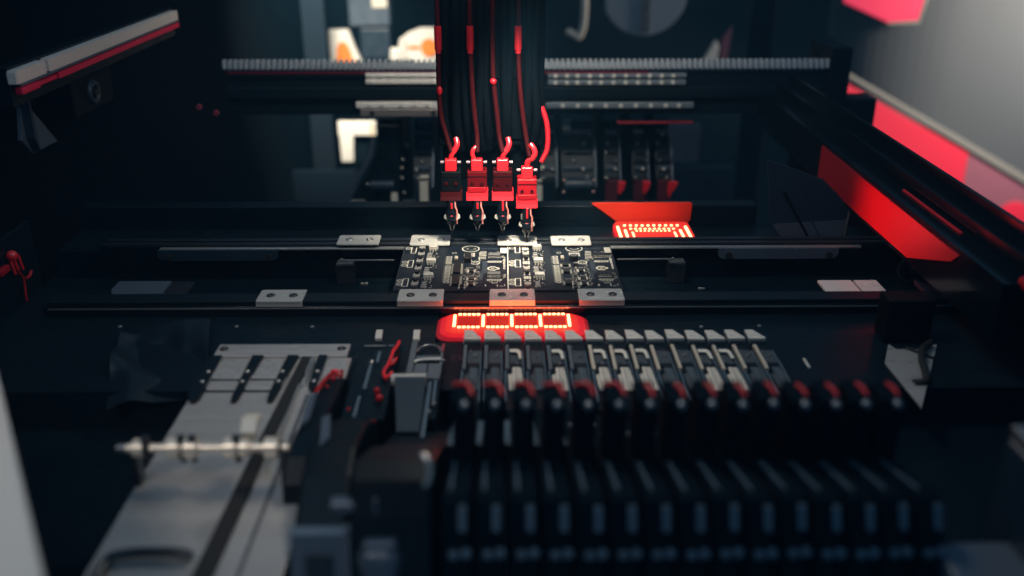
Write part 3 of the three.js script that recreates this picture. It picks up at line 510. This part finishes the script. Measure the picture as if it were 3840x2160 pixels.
function makeFeeder(kind, bright) {
  const t = new THREE.Group();
  add('tip_plate', FEED.tip, tipMat, t); add('tip_block', FEED.nose, M.blackSatin, t); add('clip_pin', FEED.clipPin, M.dimSteel, t);
  add('body', FEED.body, M.black, t); add('guide_strip', FEED.rail, bright ? railLit : railDim, t); add('pick_window', FEED.window, M.greyTape, t); add('slot_cover', FEED.slot, M.blackSatin, t);
  add('side_strip', FEED.side, streak, t);
  if (kind === 'paper') { add('cover_tape', curl, M.cream, t); const c = add('carrier_tape', carrier, M.paper, t); add('sprocket_holes', holes, M.greyTape, c); add('pocket_lane', lanes, M.dimSteel, c); add('window_pin', FEED.pin, M.dimSteel, t); }
  else { const c = add('carrier_tape', carrier, M.greyTape, t); add('pocket_lane', lanes, streak, c); add('window_screw', [ball(5.4, -1.6, 161, 0.9), ball(8.6, -1.6, 168, 1.1), ball(10.4, -1.6, 165.5, 0.7)], M.dimSteel, t); }
  add('housing', FEED.housing, M.rib, t); add('lever', FEED.cap, M.rib, t); add('rib_highlight', FEED.rib, streak, t); add('latch_glint', bright ? FEED.latch_glint2 : FEED.latch_glint, M.redBright, t);  // lighter bar on each rib is a painted highlight
  if (!bright) add('glint_ridge', FEED.ridge, M.red, t);
  add('knob', FEED.knob, M.slate, t); add('housing_strip', FEED.strip, streak, t);
  for (const s of FEED.screws) add('screw', s, M.dimSteel, t);
  add('handle_plate', FEED.handle, streak, t); add('handle_pin', FEED.handlePin, streak, t); add('handle_pin', FEED.pin2, streak, t);
  return t;
}
const protos = {};
for (let i = 0; i < 15; i++) {
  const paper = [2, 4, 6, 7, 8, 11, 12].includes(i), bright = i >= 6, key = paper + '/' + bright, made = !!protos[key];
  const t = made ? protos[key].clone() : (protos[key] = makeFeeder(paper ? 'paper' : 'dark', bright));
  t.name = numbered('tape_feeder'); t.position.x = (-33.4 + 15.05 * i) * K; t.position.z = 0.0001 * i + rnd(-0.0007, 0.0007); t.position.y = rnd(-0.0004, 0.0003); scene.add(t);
  tag(t, 'feeder ' + (paper ? 'with white tape and curled pale strip' : 'with dark tape') + ', ' + NUM[i] + ' from left in the front bank', 'tape feeder', 'tape feeders of the front bank');
}

// ------------------------------------------------------------------ left front: grey tray, chrome rod, wide feeders
{
  const t = thing('component_tray', 'grey metal component tray with black lane dividers, lower left', 'component tray');
  add('base_plate', slab([[-210, 171], [-112, 171], [-112, 470], [-207, 470], [-209.5, 330]], -4, -0.6, 0.4), M.tray, t);
  add('header_plate', box(-209.5, -115, -0.6, 1.6, 153.5, 172, 0.4), M.tray, t);
  for (const x of [-204.6, -120.4]) add('screw', [cyl(x, 1.8, 161, 3.2, 0.5), screwHead(x, 1.7, 161, 2.5)], screwMat, t);
  for (const [x0, x1, z0, z1] of [[-202, -183, 175, 202], [-178, -158.5, 175, 202], [-129, -113.5, 175, 200], [-201, -184, 205.5, 217.5], [-177.4, -159, 205.5, 217.5], [-137.4, -130.5, 205.5, 217.5]]) add('cell_plate', box(x0, x1, -0.6, 0.3, z0, z1, 0.3), M.tray, t);
  for (const [x0, x1] of [[-203, -182.5], [-178.4, -158.2]]) for (const z of [202.4, 217.8]) add('groove', box(x0, x1, -0.59, -0.1, z, z + 2.4), M.anodised, t);
  for (const [pts, xs] of [[[[-210.5, 172.2], [-203, 172.2], [-201.5, 230], [-203, 235], [-206, 235], [-210.5, 228]], -205.3], [[[-181.4, 172.2], [-174, 172.2], [-176.4, 231], [-177.4, 235], [-180, 235], [-180.8, 230]], -178.6], [[[-156.6, 172.2], [-149.3, 172.2], [-153.2, 231], [-154, 235], [-156.6, 235], [-157.4, 230]], -154.8], [[[-134.8, 172.2], [-128.8, 172.2], [-128.4, 218], [-131, 222], [-134, 216]], -129.6 - 1.6]]) {
    const d = add('lane_divider', slab(pts, -0.5, 2.6, 0.3), M.blackSatin, t);
    for (const z of [197.4, 211.2]) add('screw', ball(xs, 2.8, z, 1.6, 0.7), M.steel, d);
    add('edge', box(xs + 2.8, xs + 3.5, -0.3, 1.6, 174, 216), M.steel, d);
  }
  add('lane_channel', slab([[-146.5, 172.2], [-139.4, 172.2], [-143.2, 278], [-146, 470], [-157, 470], [-151.2, 278]], -0.5, 1.6, 0.3), M.rubber, t);
  add('lane_guide', [box(-139.0, -137.6, -0.5, 3.4, 176, 200), box(-137, -135.8, -0.5, 3, 180, 214), box(-140.6, -139.4, -0.5, 2.6, 214, 316)], M.steel, t);
  add('cover_strip', box(-134, -132, -0.5, 0.8, 225, 470, 0.3), M.dimSteel, t);
  const h = []; h.push(tube([[-199, 1, 470], [-199, 3, 398], [-197, 4, 391], [-190, 4, 388], [-164, 4, 388], [-159, 3, 389]], 2.6, 60)); add('handle', h, M.anodised, t);
}
{
  const t = thing('roller_shaft', 'shiny chrome shaft with collars lying across the grey tray', 'shaft');
  const y = 22, z = 321.5;
  add('rod', cyl(-168.8, y, z, 2.5, 92, 'x', 2.5, 28), M.chrome, t);
  const colX = [[-205, 5.2, 5.6], [-185.5, 6.0, 5.6], [-176.5, 6.0, 6], [-154.5, 6.0, 6], [-147, 5.4, 4.6], [-132.5, 5.8, 6.4]];
  for (const [x, r, w] of colX) add('collar', [cyl(x, y, z, r, w, 'x', r, 24), cyl(x + w / 2 + 0.4, y, z, r * 0.72, 1.6, 'x')], M.chrome, t);
  for (const x of [-201, -181.2, -175.2, -151]) add('set_screw', [cyl(x, y + 6, z + 1, 2.2, 4), cyl(x, y - 6.4, z + 1, 1.8, 3)], screwMat, t);
  for (const x of [-200.6, -181, -150.7, -128]) add('spacer', cyl(x, y, z, 4.0, 2.6, 'x'), M.rubber, t);
  add('lever', [profile([[316, 24], [319, 30], [312, 35], [304, 33], [303, 30], [310, 30]], -150, -141, 0.8)], M.cream, t);
  for (const x of [-208, -126]) add('bearing_foot', box(x - 2, x + 2, -0.5, y, z - 4, z + 4, 0.6), M.anodised, t);
  add('end_cap', cyl(-214.5, y, z, 2.6, 5, 'x'), M.dimSteel, t);
}
{
  const t = thing('tape_feeder', 'narrow black feeder with a painted red edge reflection beside the grey tray', 'tape feeder');
  add('tip_plate', slab([[-100, 126.6], [-94.8, 126.6], [-94.2, 141.5], [-99, 141.5]], -2.4, 0, 0.3), tipMat, t);
  add('body', [box(-108, -80, -60, -3, 146, 250, 0.6), box(-104, -94, -14, -2.6, 141, 146.4)], M.black, t);
  add('top_bar', box(-106, -90, -3, -1.4, 149, 151, 0.4), M.dimSteel, t); add('top_bar', box(-88.5, -84, -3, -1.6, 148.6, 150.4, 0.4), M.dimSteel, t);
  add('cable', [tube([[-80.4, 0.6, 148], [-81, 0.8, 155], [-82.8, 1, 163], [-83.6, 1, 176], [-84.6, 1, 186], [-86.2, 1, 196], [-83.6, 0.6, 205]], 1.25, 40), tube([[-83.6, 0.6, 203], [-81.6, 0.6, 199], [-80.8, 0.4, 195]], 1.2, 12), tube([[-82.6, 0.4, 184], [-80.4, 0.4, 178], [-79.6, 0.4, 174]], 0.9, 12)], M.redBright, t);  // red tubes stand for the inspection light reflected on the feeder edge
  add('cable', [ball(-87.6, 1, 222, 2.1, 1.3), ball(-85, 1, 231, 2.6), ball(-86, 1, 262, 2.2), ball(-103, 1, 245, 1.2)], M.red, t);
  add('strip', [box(-98.4, -96, -3, -1.2, 180, 214, 0.4), box(-100, -98, -3, -1.2, 224, 250, 0.4), box(-94.5, -92.2, -3, -1.2, 160, 176, 0.4)], streak, t);
  add('screw', ball(-97, -1, 178, 1.8), M.steel, t);
  add('housing', profile([[250, -120], [250, -3], [290, 18], [330, 28], [352, 24], [380, 10], [400, -120]], -110, -84, 2), M.black, t);
  add('housing_plate', slab([[-108, 300], [-104, 296], [-100, 320], [-104, 330]], 26, 28), M.slate, t);
}
{
  const t = thing('tape_feeder', 'black feeder with a painted red edge reflection and red dots right of the grey tray', 'tape feeder');
  add('body', profile([[196, -120], [196, -4], [204, 1], [250, 10], [300, 18], [328, 20], [340, 10], [344, -6], [336, -120]], -124, -111, 1.5), M.black, t);
  add('edge_reflection', tube([[-120, 3, 199], [-121, 4.5, 206], [-122.4, 8, 222], [-123.4, 12, 244]], 1.4, 24), M.red, t);  // red line drawn for lamplight caught along this feeder's edge
  add('edge_cap', box(-122, -116.5, 1, 4, 196, 199.5, 1), M.redBright, t);
  for (const [x, z, r] of [[-113.5, 203, 1.5], [-115.6, 210, 1.6], [-112.6, 212, 1.7], [-116.8, 217, 1.8], [-118, 232, 1.2]]) add('red_dot', ball(x, 5 + (z - 200) * 0.16, z, r), M.red, t);
  add('side_plate', slab([[-123, 262], [-119, 258], [-118, 290], [-122, 298]], 18, 21), M.slate, t);
}
{
  const t = thing('tape_feeder', 'wide feeder with an arched window and drooping grey cover film, left of the feeder bank', 'tape feeder');
  add('tip_plate', slab([[-71.7, 126.9], [-66.6, 126.9], [-66.2, 143], [-71, 143]], -2.4, 0, 0.3), tipMat, t);
  add('body', box(-72, -47, -60, -3.2, 145, 250, 0.5), M.black, t);
  add('side_rail', [box(-71.4, -67, -3.2, -1, 145, 196, 0.4), box(-49.4, -47.4, -3.2, -1, 152, 196, 0.4)], railDim, t);
  add('arch', tube([[-66.4, -1, 163], [-65.4, -1, 157], [-61, -0.6, 152.6], [-56, -0.6, 152], [-51, -0.6, 156], [-49.6, -1, 163]], 0.9, 30), M.dimSteel, t);
  add('red_mark', box(-48.4, -47.2, -1.2, 0.2, 151, 162, 0.3), std(0.5, 0.05, 0.08, 0.5), t);
  add('wire_loop', tube([[-66.6, -0.6, 179], [-65.4, -0.4, 176.6], [-61, -0.2, 175.4], [-48.6, -0.2, 174.6]], 1.0, 24), M.clip, t);
  add('shelf', [box(-66.5, -48.5, -3.2, -1.8, 166, 173, 0.4), box(-66.5, -57.6, -3.2, -1.8, 178, 194, 0.4), box(-56.8, -48.5, -3.2, -1.8, 178, 194, 0.4), box(-68, -47.6, -3.2, 0.2, 195.5, 203, 0.5)], railDim, t);
  const film = []; for (let k = 0; k < 14; k++) { const a = k / 13; film.push([206 + 62 * a, 4.5 + 3 * Math.sin(a * 9) * (a < 0.3 ? 1 : 0) - 6 * a * a]); }
  const fg = profile([...film, ...film.slice().reverse().map(([z, y]) => [z, y - 1])], -78, -57), fp = fg.attributes.position;
  for (let k = 0; k < fp.count; k++) { const a = Math.max(0, (fp.getZ(k) * 1000 - 210) / 58); fp.setX(k, (-66.5 + (fp.getX(k) * 1000 + 67.5) * (1 - 0.32 * a) + 3.4 * a) * K); }
  fg.computeVertexNormals(); add('cover_film', fg, phys(0.028, 0.043, 0.06, 0.6, 0, { specularIntensity: 0.3 }), t);
  add('film_roller', cyl(-67.5, 3.2, 211, 4.2, 23, 'x'), std(0.42, 0.41, 0.40, 0.45), t);
  add('long_strip', [box(-55, -52.6, -3, -1, 205, 290, 0.4), box(-51, -49.2, -3, -1, 203, 232, 0.4)], streak, t);
  for (const [x, z] of [[-49.4, 236], [-52, 246], [-82, 176], [-46.6, 176], [-74, 199]]) add('screw', ball(x, -1, z, 1.7), M.dimSteel, t);
  add('housing', profile([[255, -120], [255, -10], [300, 10], [350, 40], [395, 62], [408, 60], [416, 45], [426, 20], [432, -120]], -74, -36.5, 2), M.black, t);
  add('hook', tube([[-41, 71, 405], [-38.4, 70, 407], [-37.6, 64, 410], [-39.5, 59, 411]], 1.7, 20), M.steel, t);
  add('badge', [ball(-52, 50, 396, 3.6, 0.6)], M.steel, t);
  add('pin', [box(-62.6, -60.8, 47, 55, 414, 416, 0.5)], M.slate, t);
}
{
  const t = thing('front_cover', 'blue grey feeder front cover with dark markings at the bottom edge, left of centre', 'cover');
  add('plate', profile([[415, 40], [418, 38], [440, -40], [436, -40]], -101, -76, 0.8), M.slate, t);
  add('marking', [profile([[421.5, 29], [422.5, 29], [425.5, 20], [424.5, 20]], -94, -82), profile([[426.5, 14], [427.5, 14], [429.5, 6], [428.5, 6]], -96, -84)], M.anodised, t);
  add('edge', profile([[417, 43], [420, 42], [442, -40], [438, -40]], -75.8, -73.6, 0.5), M.dimSteel, t);
}
{
  const t = thing('front_cover', 'rounded pale blue feeder front cover at the bottom edge, beside the marked cover', 'cover');
  add('shell', [box(-71, -50, -40, 34, 402, 427, 7), box(-68, -52, 32, 37, 408, 424, 4)], M.slate, t);
  add('cap', cyl(-77, 48, 410, 4, 10, 'x'), M.slate, t);
}

// ------------------------------------------------------------------ near side panels
{
  tag(add('machine_cover', slab([[-420, 330], [-267, 330], [-243.8, 368.7], [-161.5, 506], [-80, 640], [-420, 640]], 82, 90, 2), M.white), 'pale side cover close to the camera at the lower left corner', 'cover panel');
}
{
  const t = thing('machine_cover', 'grey side cover with a lighter ledge close to the camera at the lower right corner', 'cover panel');
  add('panel', box(223, 300, -80, 78, 402, 470, 3), M.navy, t);
  add('ledge', slab([[190, 425], [198, 421], [300, 421], [300, 470], [186, 470]], 12, 34.5, 2), M.slate, t);
  add('lip', box(224.5, 300, 78.5, 84, 402, 430, 1), M.dimSteel, t);
}
{
  const t = thing('sheet_bracket', 'white angular sheet metal bracket with a black cable across it, right of the feeders', 'bracket');
  add('sheet', slab([[285.9, 134.6], [288.5, 143.2], [311, 143.5], [316, 136], [322, 136.3], [272.3, 228.2], [271.9, 164.6]].map(([x, z]) => [x, z]), -11.6, -10, 0.3), M.tray, t);
  add('cable', tube([[315, -6, 140], [304, -5, 152], [296, -6, 170], [292, -7, 186], [288, -8, 196], [280, -9.4, 196]], 2.6, 40), M.rubber, t);
  add('cable', tube([[296, -9, 143], [303, -9, 152], [309, -9, 160]], 1.2, 12), M.rubber, t);
  add('post', box(283, 318, -10, 24, 112, 132, 1), M.deep, t);
}
{
  const t = thing('side_sheet', 'dark blue standing sheet with a pale right edge, left of the red rail', 'sheet metal');
  add('sheet', plate([[251, 65], [290, 51.5], [308, 44.8], [323, 31], [337, 16], [334, -14.8], [273, -14.6], [260.5, 1.4]], -114, -110, 0.5), phys(0.012, 0.028, 0.048, 0.8, 0, { specularIntensity: 0.3 }), t); add('low_band', plate([[262, 0], [273, -14.4], [333.6, -14.4], [335, 4]], -109.9, -109.2), M.slate, t);
  add('edge', plate([[334.3, -14.6], [336, -14.6], [338, 15.6], [336.2, 15.6]], -112, -109, 0.3), M.steel, t);
  add('stay', plate([[268, 34], [271, 34], [301, -14], [298, -14]], -109.8, -108.6, 0.2), M.deep, t);
  add('stay', plate([[282, 34], [283.6, 34], [312, -14], [310.4, -14]], -109.8, -108.6, 0.2), M.navy, t);
}
tag(add('marker_pin', box(214, 216, -10.8, -9.4, 158, 172, 0.4), M.clip), 'thin bright pin lying on the bed right of the last feeder', 'pin');
{
  const g = new THREE.PlaneGeometry(0.066, 0.10, 40, 50), p = g.attributes.position;
  for (let i = 0; i < p.count; i++) { const x = p.getX(i) * 1000, y = p.getY(i) * 1000; p.setZ(i, (9 * smooth(x / 17 + 3, y / 23) + 14 * smooth(x / 40 + y / 60, y / 70 + 9) - 10 + 5 * Math.abs(Math.sin(x / 22 + y / 45))) * K); }
  g.computeVertexNormals(); g.rotateX(-Math.PI / 2 + 0.15).rotateY(0.25).translate(-0.252, -0.014, 0.157);
  tag(add('plastic_bag', g, phys(0.007, 0.014, 0.022, 0.35, 0, { side: THREE.DoubleSide, specularIntensity: 0.6 })), 'crumpled dark plastic bag on the bed left of the grey tray', 'plastic bag');
}
{
  const font = await new FontLoader().loadAsync('fonts/droid/droid_sans_bold.typeface.json');
  const num = (s, x, z) => new TextGeometry(s, { font, size: 0.009, depth: 0.0003, curveSegments: 6 }).rotateX(-Math.PI / 2).translate(x * K, -10.9 * K, z * K);
  tag(add('slot_number', num('5', -115, 158), M.anodised), 'faint embossed number 5 on the black bed beside the tray', 'number');
  tag(add('slot_number', num('10', -44.5, 158), M.anodised), 'faint embossed number 10 on the black bed left of the feeder bank', 'number');
}

// ------------------------------------------------------------------ rear feeder bank
function rearFeeder(label, x0, x1, mats, tip) {
  const t = thing('rear_feeder', label, 'tape feeder', 'rear bank feeders');
  place(t, 1.2, [0.0008, -0.0612, -0.1524]);
  add('body', profile([[-256, -60], [-256, -24], [-259, 4], [-300, 60], [-330, 66], [-420, 66], [-420, -60]], x0, x1, 1.2), M.black, t);
  add('front_plate', box(x0 + 1.5, x1 - 1.5, -23, 2, -259, -254.6, 0.8), mats, t);
  if (tip) { add('tip', plate(tip, -254, -249, 0.8), M.redBright, t); }
  add('top_plate', box(x0 + 2, x1 - 2, 46, 51, -296, -290, 1), M.slate, t);
  for (let k = 0; k < 6; k++) add('screw', ball(rnd(x0, x1), 5 + k * 8, -254 - k * 7.4, rnd(1.3, 2.3)), k % 2 ? M.clip : M.steel, t);
  add('side_lever', profile([[-252, -6], [-249, -4], [-284, 44], [-288, 42]], x1 + 0.2, x1 + 1.8, 0.3), M.slate, t); add('tape_guide', box(x0 + 2, x1 - 2, 12, 16, -266, -262, 0.6), M.slate, t);
  add('tape_guide', box(x0 + 3, x1 - 3, 28, 31, -277, -273, 0.6), M.anodised, t);
  return t;
}
{
  const maroon = std(0.09, 0.010, 0.02, 0.5);
  const w = thing('rear_feeder', 'wide black slanted rear feeder with a blue grey front roller, left of the head', 'tape feeder');
  place(w, 1.2, [0.0008, -0.0612, -0.1524]);
  add('body', profile([[-256, -60], [-256, -24], [-262, 8], [-300, 62], [-420, 66], [-420, -60]], -146, -120, 1.5), M.black, w);
  add('side_cover', plate([[-176, -40], [-176, -18], [-160, 6], [-146, 34], [-142, 62], [-120, 62], [-120, -40]], -275, -262, 1.5), M.black, w);
  add('roller', cyl(-140, -4, -256, 6.5, 26, 'x'), M.navy, w);
  add('side_arm', plate([[-172, 2], [-168, 0], [-150, 30], [-146, 52], [-150, 52], [-154, 32]], -261.5, -258, 0.6), M.slate, w);
  for (const [x, y, r] of [[-157, -2, 2], [-118, 4, 2], [-116, -12, 2], [-119, 14, 1.8], [-117.6, 22, 1.6], [-167, 8, 2], [-113, 36, 3]]) add('screw', ball(x, y, -256 - Math.max(0, y) * 0.7, r), M.steel, w);
  add('pale_clip', profile([[-252, -20], [-248, -20], [-250, -10]], -130, -123), M.cream, w);
  add('foot', [box(-176, -160, -24, -20, -258, -246, 1)], M.steel, w);
  const a = rearFeeder('narrow rear feeder with a bright cream block beside the first nozzle', -106, -84, M.navy);
  add('pale_block', [profile([[-253, -22], [-248, -22], [-252, 1.5], [-256, 1.5]], -98, -88.5, 0.8), box(-97, -88, 4, 8, -258, -254, 1)], M.cream, a);
  add('clip', [box(-100, -86, 36, 41, -286, -280, 1), box(-101, -88, 54, 60, -298, -292, 1.5), box(-118, -104, -24, -20.5, -256, -247, 0.8)], M.slate, a);
  const b = rearFeeder('narrow rear feeder with a bright cream block beside the fourth nozzle', 30, 56, M.blackSatin);
  add('pale_block', [profile([[-253, -24], [-248, -24], [-252, -3], [-256, -3]], 32.5, 40.5, 0.8), box(32.5, 40, 0, 4, -257, -253, 1), ball(41, 14, -262, 2.6, 1.3)], M.cream, b);
  add('pale_plate', box(64, 74, 47, 62, -300, -293, 2), M.cream, b);
  const c = rearFeeder('wide rear feeder with a dark roller and bright roller ends, centre right', 62, 100, M.blackSatin);
  add('roller', cyl(81.5, -3, -253, 7.5, 32, 'x'), M.navy, c);
  for (const x of [64.5, 98]) for (const y of [4.5, -9]) add('roller_end', ball(x, y, -247, 2), std(0.5, 0.3, 0.28, 0.4, 0.4), c);
  rearFeeder('rear feeder with a dark red front and small bright red tip, left of three', 111, 128, maroon, [[126, 2], [134.5, 1.5], [133, -6], [129, -13], [126, -12]]);
  rearFeeder('rear feeder with a dark red front and small bright red tip, middle of three', 143, 160, maroon, [[154, 2], [162.5, 1.5], [161, -6], [157, -13], [154.5, -12]]);
  rearFeeder('rear feeder with a dark red front and larger bright red tip, right of three', 170, 187, maroon, [[183, 2], [193.5, 1], [191, -6], [187, -11], [184, -18], [182.5, -10]]);
}
// ------------------------------------------------------------------ things seen past the beam
{
  const t = thing('metal_frame', 'dim blue sheet metal frame behind the rear feeders and the beam', 'machine frame');
  place(t, 1.5, [0.0021, -0.1530, -0.3810]);
  add('square_sheet', box(200, 262, -40, 13.5, -484, -478, 1), M.slate, t); add('low_sheet', box(196, 312, -130, -46, -486, -476, 1), M.navy, t);
  add('low_sheet', box(-292, -205, -130, -50, -486, -478, 1), phys(0.008, 0.016, 0.026, 0.9, 0, { specularIntensity: 0.1 }), t); add('post', box(-264, -234, -130, 260, -496, -488, 1), phys(0.008, 0.014, 0.022, 0.9, 0, { specularIntensity: 0.1 }), t);
  add('post', box(320, 352, -130, 300, -496, -488, 1), M.black, t);
}
{
  const t = thing('white_bracket', 'bright cream L-shaped bracket under the beam, left of the head', 'bracket');
  place(t, 1.5, [0.0021, -0.1530, -0.3810]);
  add('arm', box(-225, -174.5, -1, 18, -484, -476, 1.5), M.white, t); add('leg', plate([[-223.8, -1], [-205, -1], [-207, -37], [-223, -37]], -484, -476, 1), M.white, t);
  add('orange_tab', box(-181, -178, -0.5, 17.5, -475.9, -475, 0.3), std(0.7, 0.45, 0.25, 0.5), t);
  add('backing', box(-204, -186, -40, -2, -492, -486, 1), M.black, t);
}
{
  const t = thing('component_reel', 'cream box with a rounded orange reel label above the beam, left', 'reel');
  place(t, 1.6, [0.0025, -0.1836, -0.4573]);
  add('box', plate([[-249, 122], [-221, 122], [-214, 100], [-205, 78], [-246, 70], [-249, 76]], -604, -590, 2), M.white, t);
  add('orange_hub', plate([[-240, 72], [-238, 98], [-233, 106], [-226, 106], [-221, 100], [-216, 82], [-206, 74], [-206, 70]], -589.8, -587, 0.8), M.orange, t);
}
{
  const t = thing('component_reel', 'cream reel with an orange hub above the beam, next to the head', 'reel');
  place(t, 1.6, [0.0025, -0.1836, -0.4573]);
  add('flange', plate([[-165, 78], [-163, 96], [-152, 96], [-150, 108], [-136, 118], [-120, 124], [-98, 124], [-96, 70], [-122, 70], [-136, 80]], -604, -594, 2), M.white, t);
  add('orange_hub', [cyl(-108, 98, -591, 12, 5, 'z', 12, 32), box(-138, -122, 95, 100, -593.5, -592)], M.orange, t);
  add('gap', [box(-151, -149, 72, 94, -593.6, -592.6), box(-143, -141, 72, 108, -593.6, -592.6)], std(0.25, 0.22, 0.2, 0.6), t);
}
{
  const t = thing('back_cabinet', 'dark blue grey cabinet box with a pale corner at the top, left of the head', 'cabinet');
  place(t, 1.6, [0.0025, -0.1836, -0.4573]);
  add('case', box(-222, -164, 124, 220, -650, -610, 3), M.slate, t); add('pale_corner', box(-188, -166, 150, 175, -609.8, -606, 1.5), M.cream, t);
  add('case', box(-208, -165, 78, 122, -640, -612, 3), M.navy, t);
}
{
  const t = thing('white_clip', 'pale hooked clip above the beam, right of the head', 'clip');
  place(t, 1.6, [0.0025, -0.1836, -0.4573]);
  add('hook', tube([[112, 170, -600], [112, 140, -600], [110, 122, -600], [104, 110, -600], [95, 116, -600], [88, 118, -600]], 5, 30), M.cream, t);
}
{
  const t = thing('reel_guard', 'curved blue grey sheet like a reel flange at the top right of the head', 'reel');
  place(t, 1.6, [0.0025, -0.1836, -0.4573]);
  const pts = []; for (let k = 0; k <= 16; k++) { const a = -Math.PI * (0.12 + 0.72 * k / 16); pts.push([196 + 62 * Math.cos(a), 178 + 66 * Math.sin(a)]); }
  add('flange', plate([...pts, [140, 230], [262, 230]], -606, -600, 1), std(0.22, 0.27, 0.33, 0.6), t);
  add('ridge', box(192, 206, 116, 230, -599.6, -597, 1), M.dimSteel, t);
}
{
  const t = thing('warning_tag', 'small cream and mauve triangle standing on the right part of the beam', 'tag');
  place(t, 1.6, [0.0025, -0.1836, -0.4573]);
  add('cream_half', plate([[285, 78], [304, 78], [306, 98], [300, 106]], -602, -598, 0.8), M.white, t);
  add('mauve_half', plate([[308, 78], [318, 78], [322, 126], [309, 108]], -602, -598, 0.8), std(0.16, 0.05, 0.09, 0.6), t);
}
{
  const t = thing('neighbour_machine', 'blurred grey and cream machine cover with a slanting red band, upper right', 'machine');
  place(t, 1.5, [0.0021, -0.1530, -0.3810]);
  const skin = std(0.056, 0.066, 0.078, 0.7);
  const out = []; for (let k = 0; k <= 14; k++) { const a = k / 14 * Math.PI / 2; out.push([800 - 190 * Math.sin(a), -1005 + 95 * Math.cos(a)]); }
  add('cover', [slab([...out, [600, -1012], [800, -1012]], -140, 330), box(800, 1300, -300, 330, -1012, -910)], skin, t);
  add('red_band', plate([[604, -12], [848, -140], [852, -330], [640, -330]], -903, -897, 1), std(0.74, 0.012, 0.05, 0.6), t);
  add('pink_band', plate([[848, -140], [1090, -268], [1090, -420], [852, -330]], -903, -897.5, 1), std(0.26, 0.085, 0.13, 0.6), t);
  add('trim', plate([[596, 4], [606, 6], [1100, -256], [1100, -274]], -903, -893, 1), std(0.2, 0.2, 0.19, 0.5), t);
  add('red_badge', plate([[575, 170], [580, 125], [662, 91], [716, 95], [726, 170]], -903, -897, 2), std(0.72, 0.015, 0.09, 0.5), t);
  add('badge_trim', plate([[662, 88], [718, 90], [734, 170], [726, 170], [716, 95], [662, 91]], -903, -896, 0.5), std(0.2, 0.2, 0.18, 0.5), t);
  add('red_spot', cyl(955, -268, -896, 34, 4, 'z', 34, 32), std(0.8, 0.02, 0.06, 0.5), t);
}

renderer.render(scene, camera);
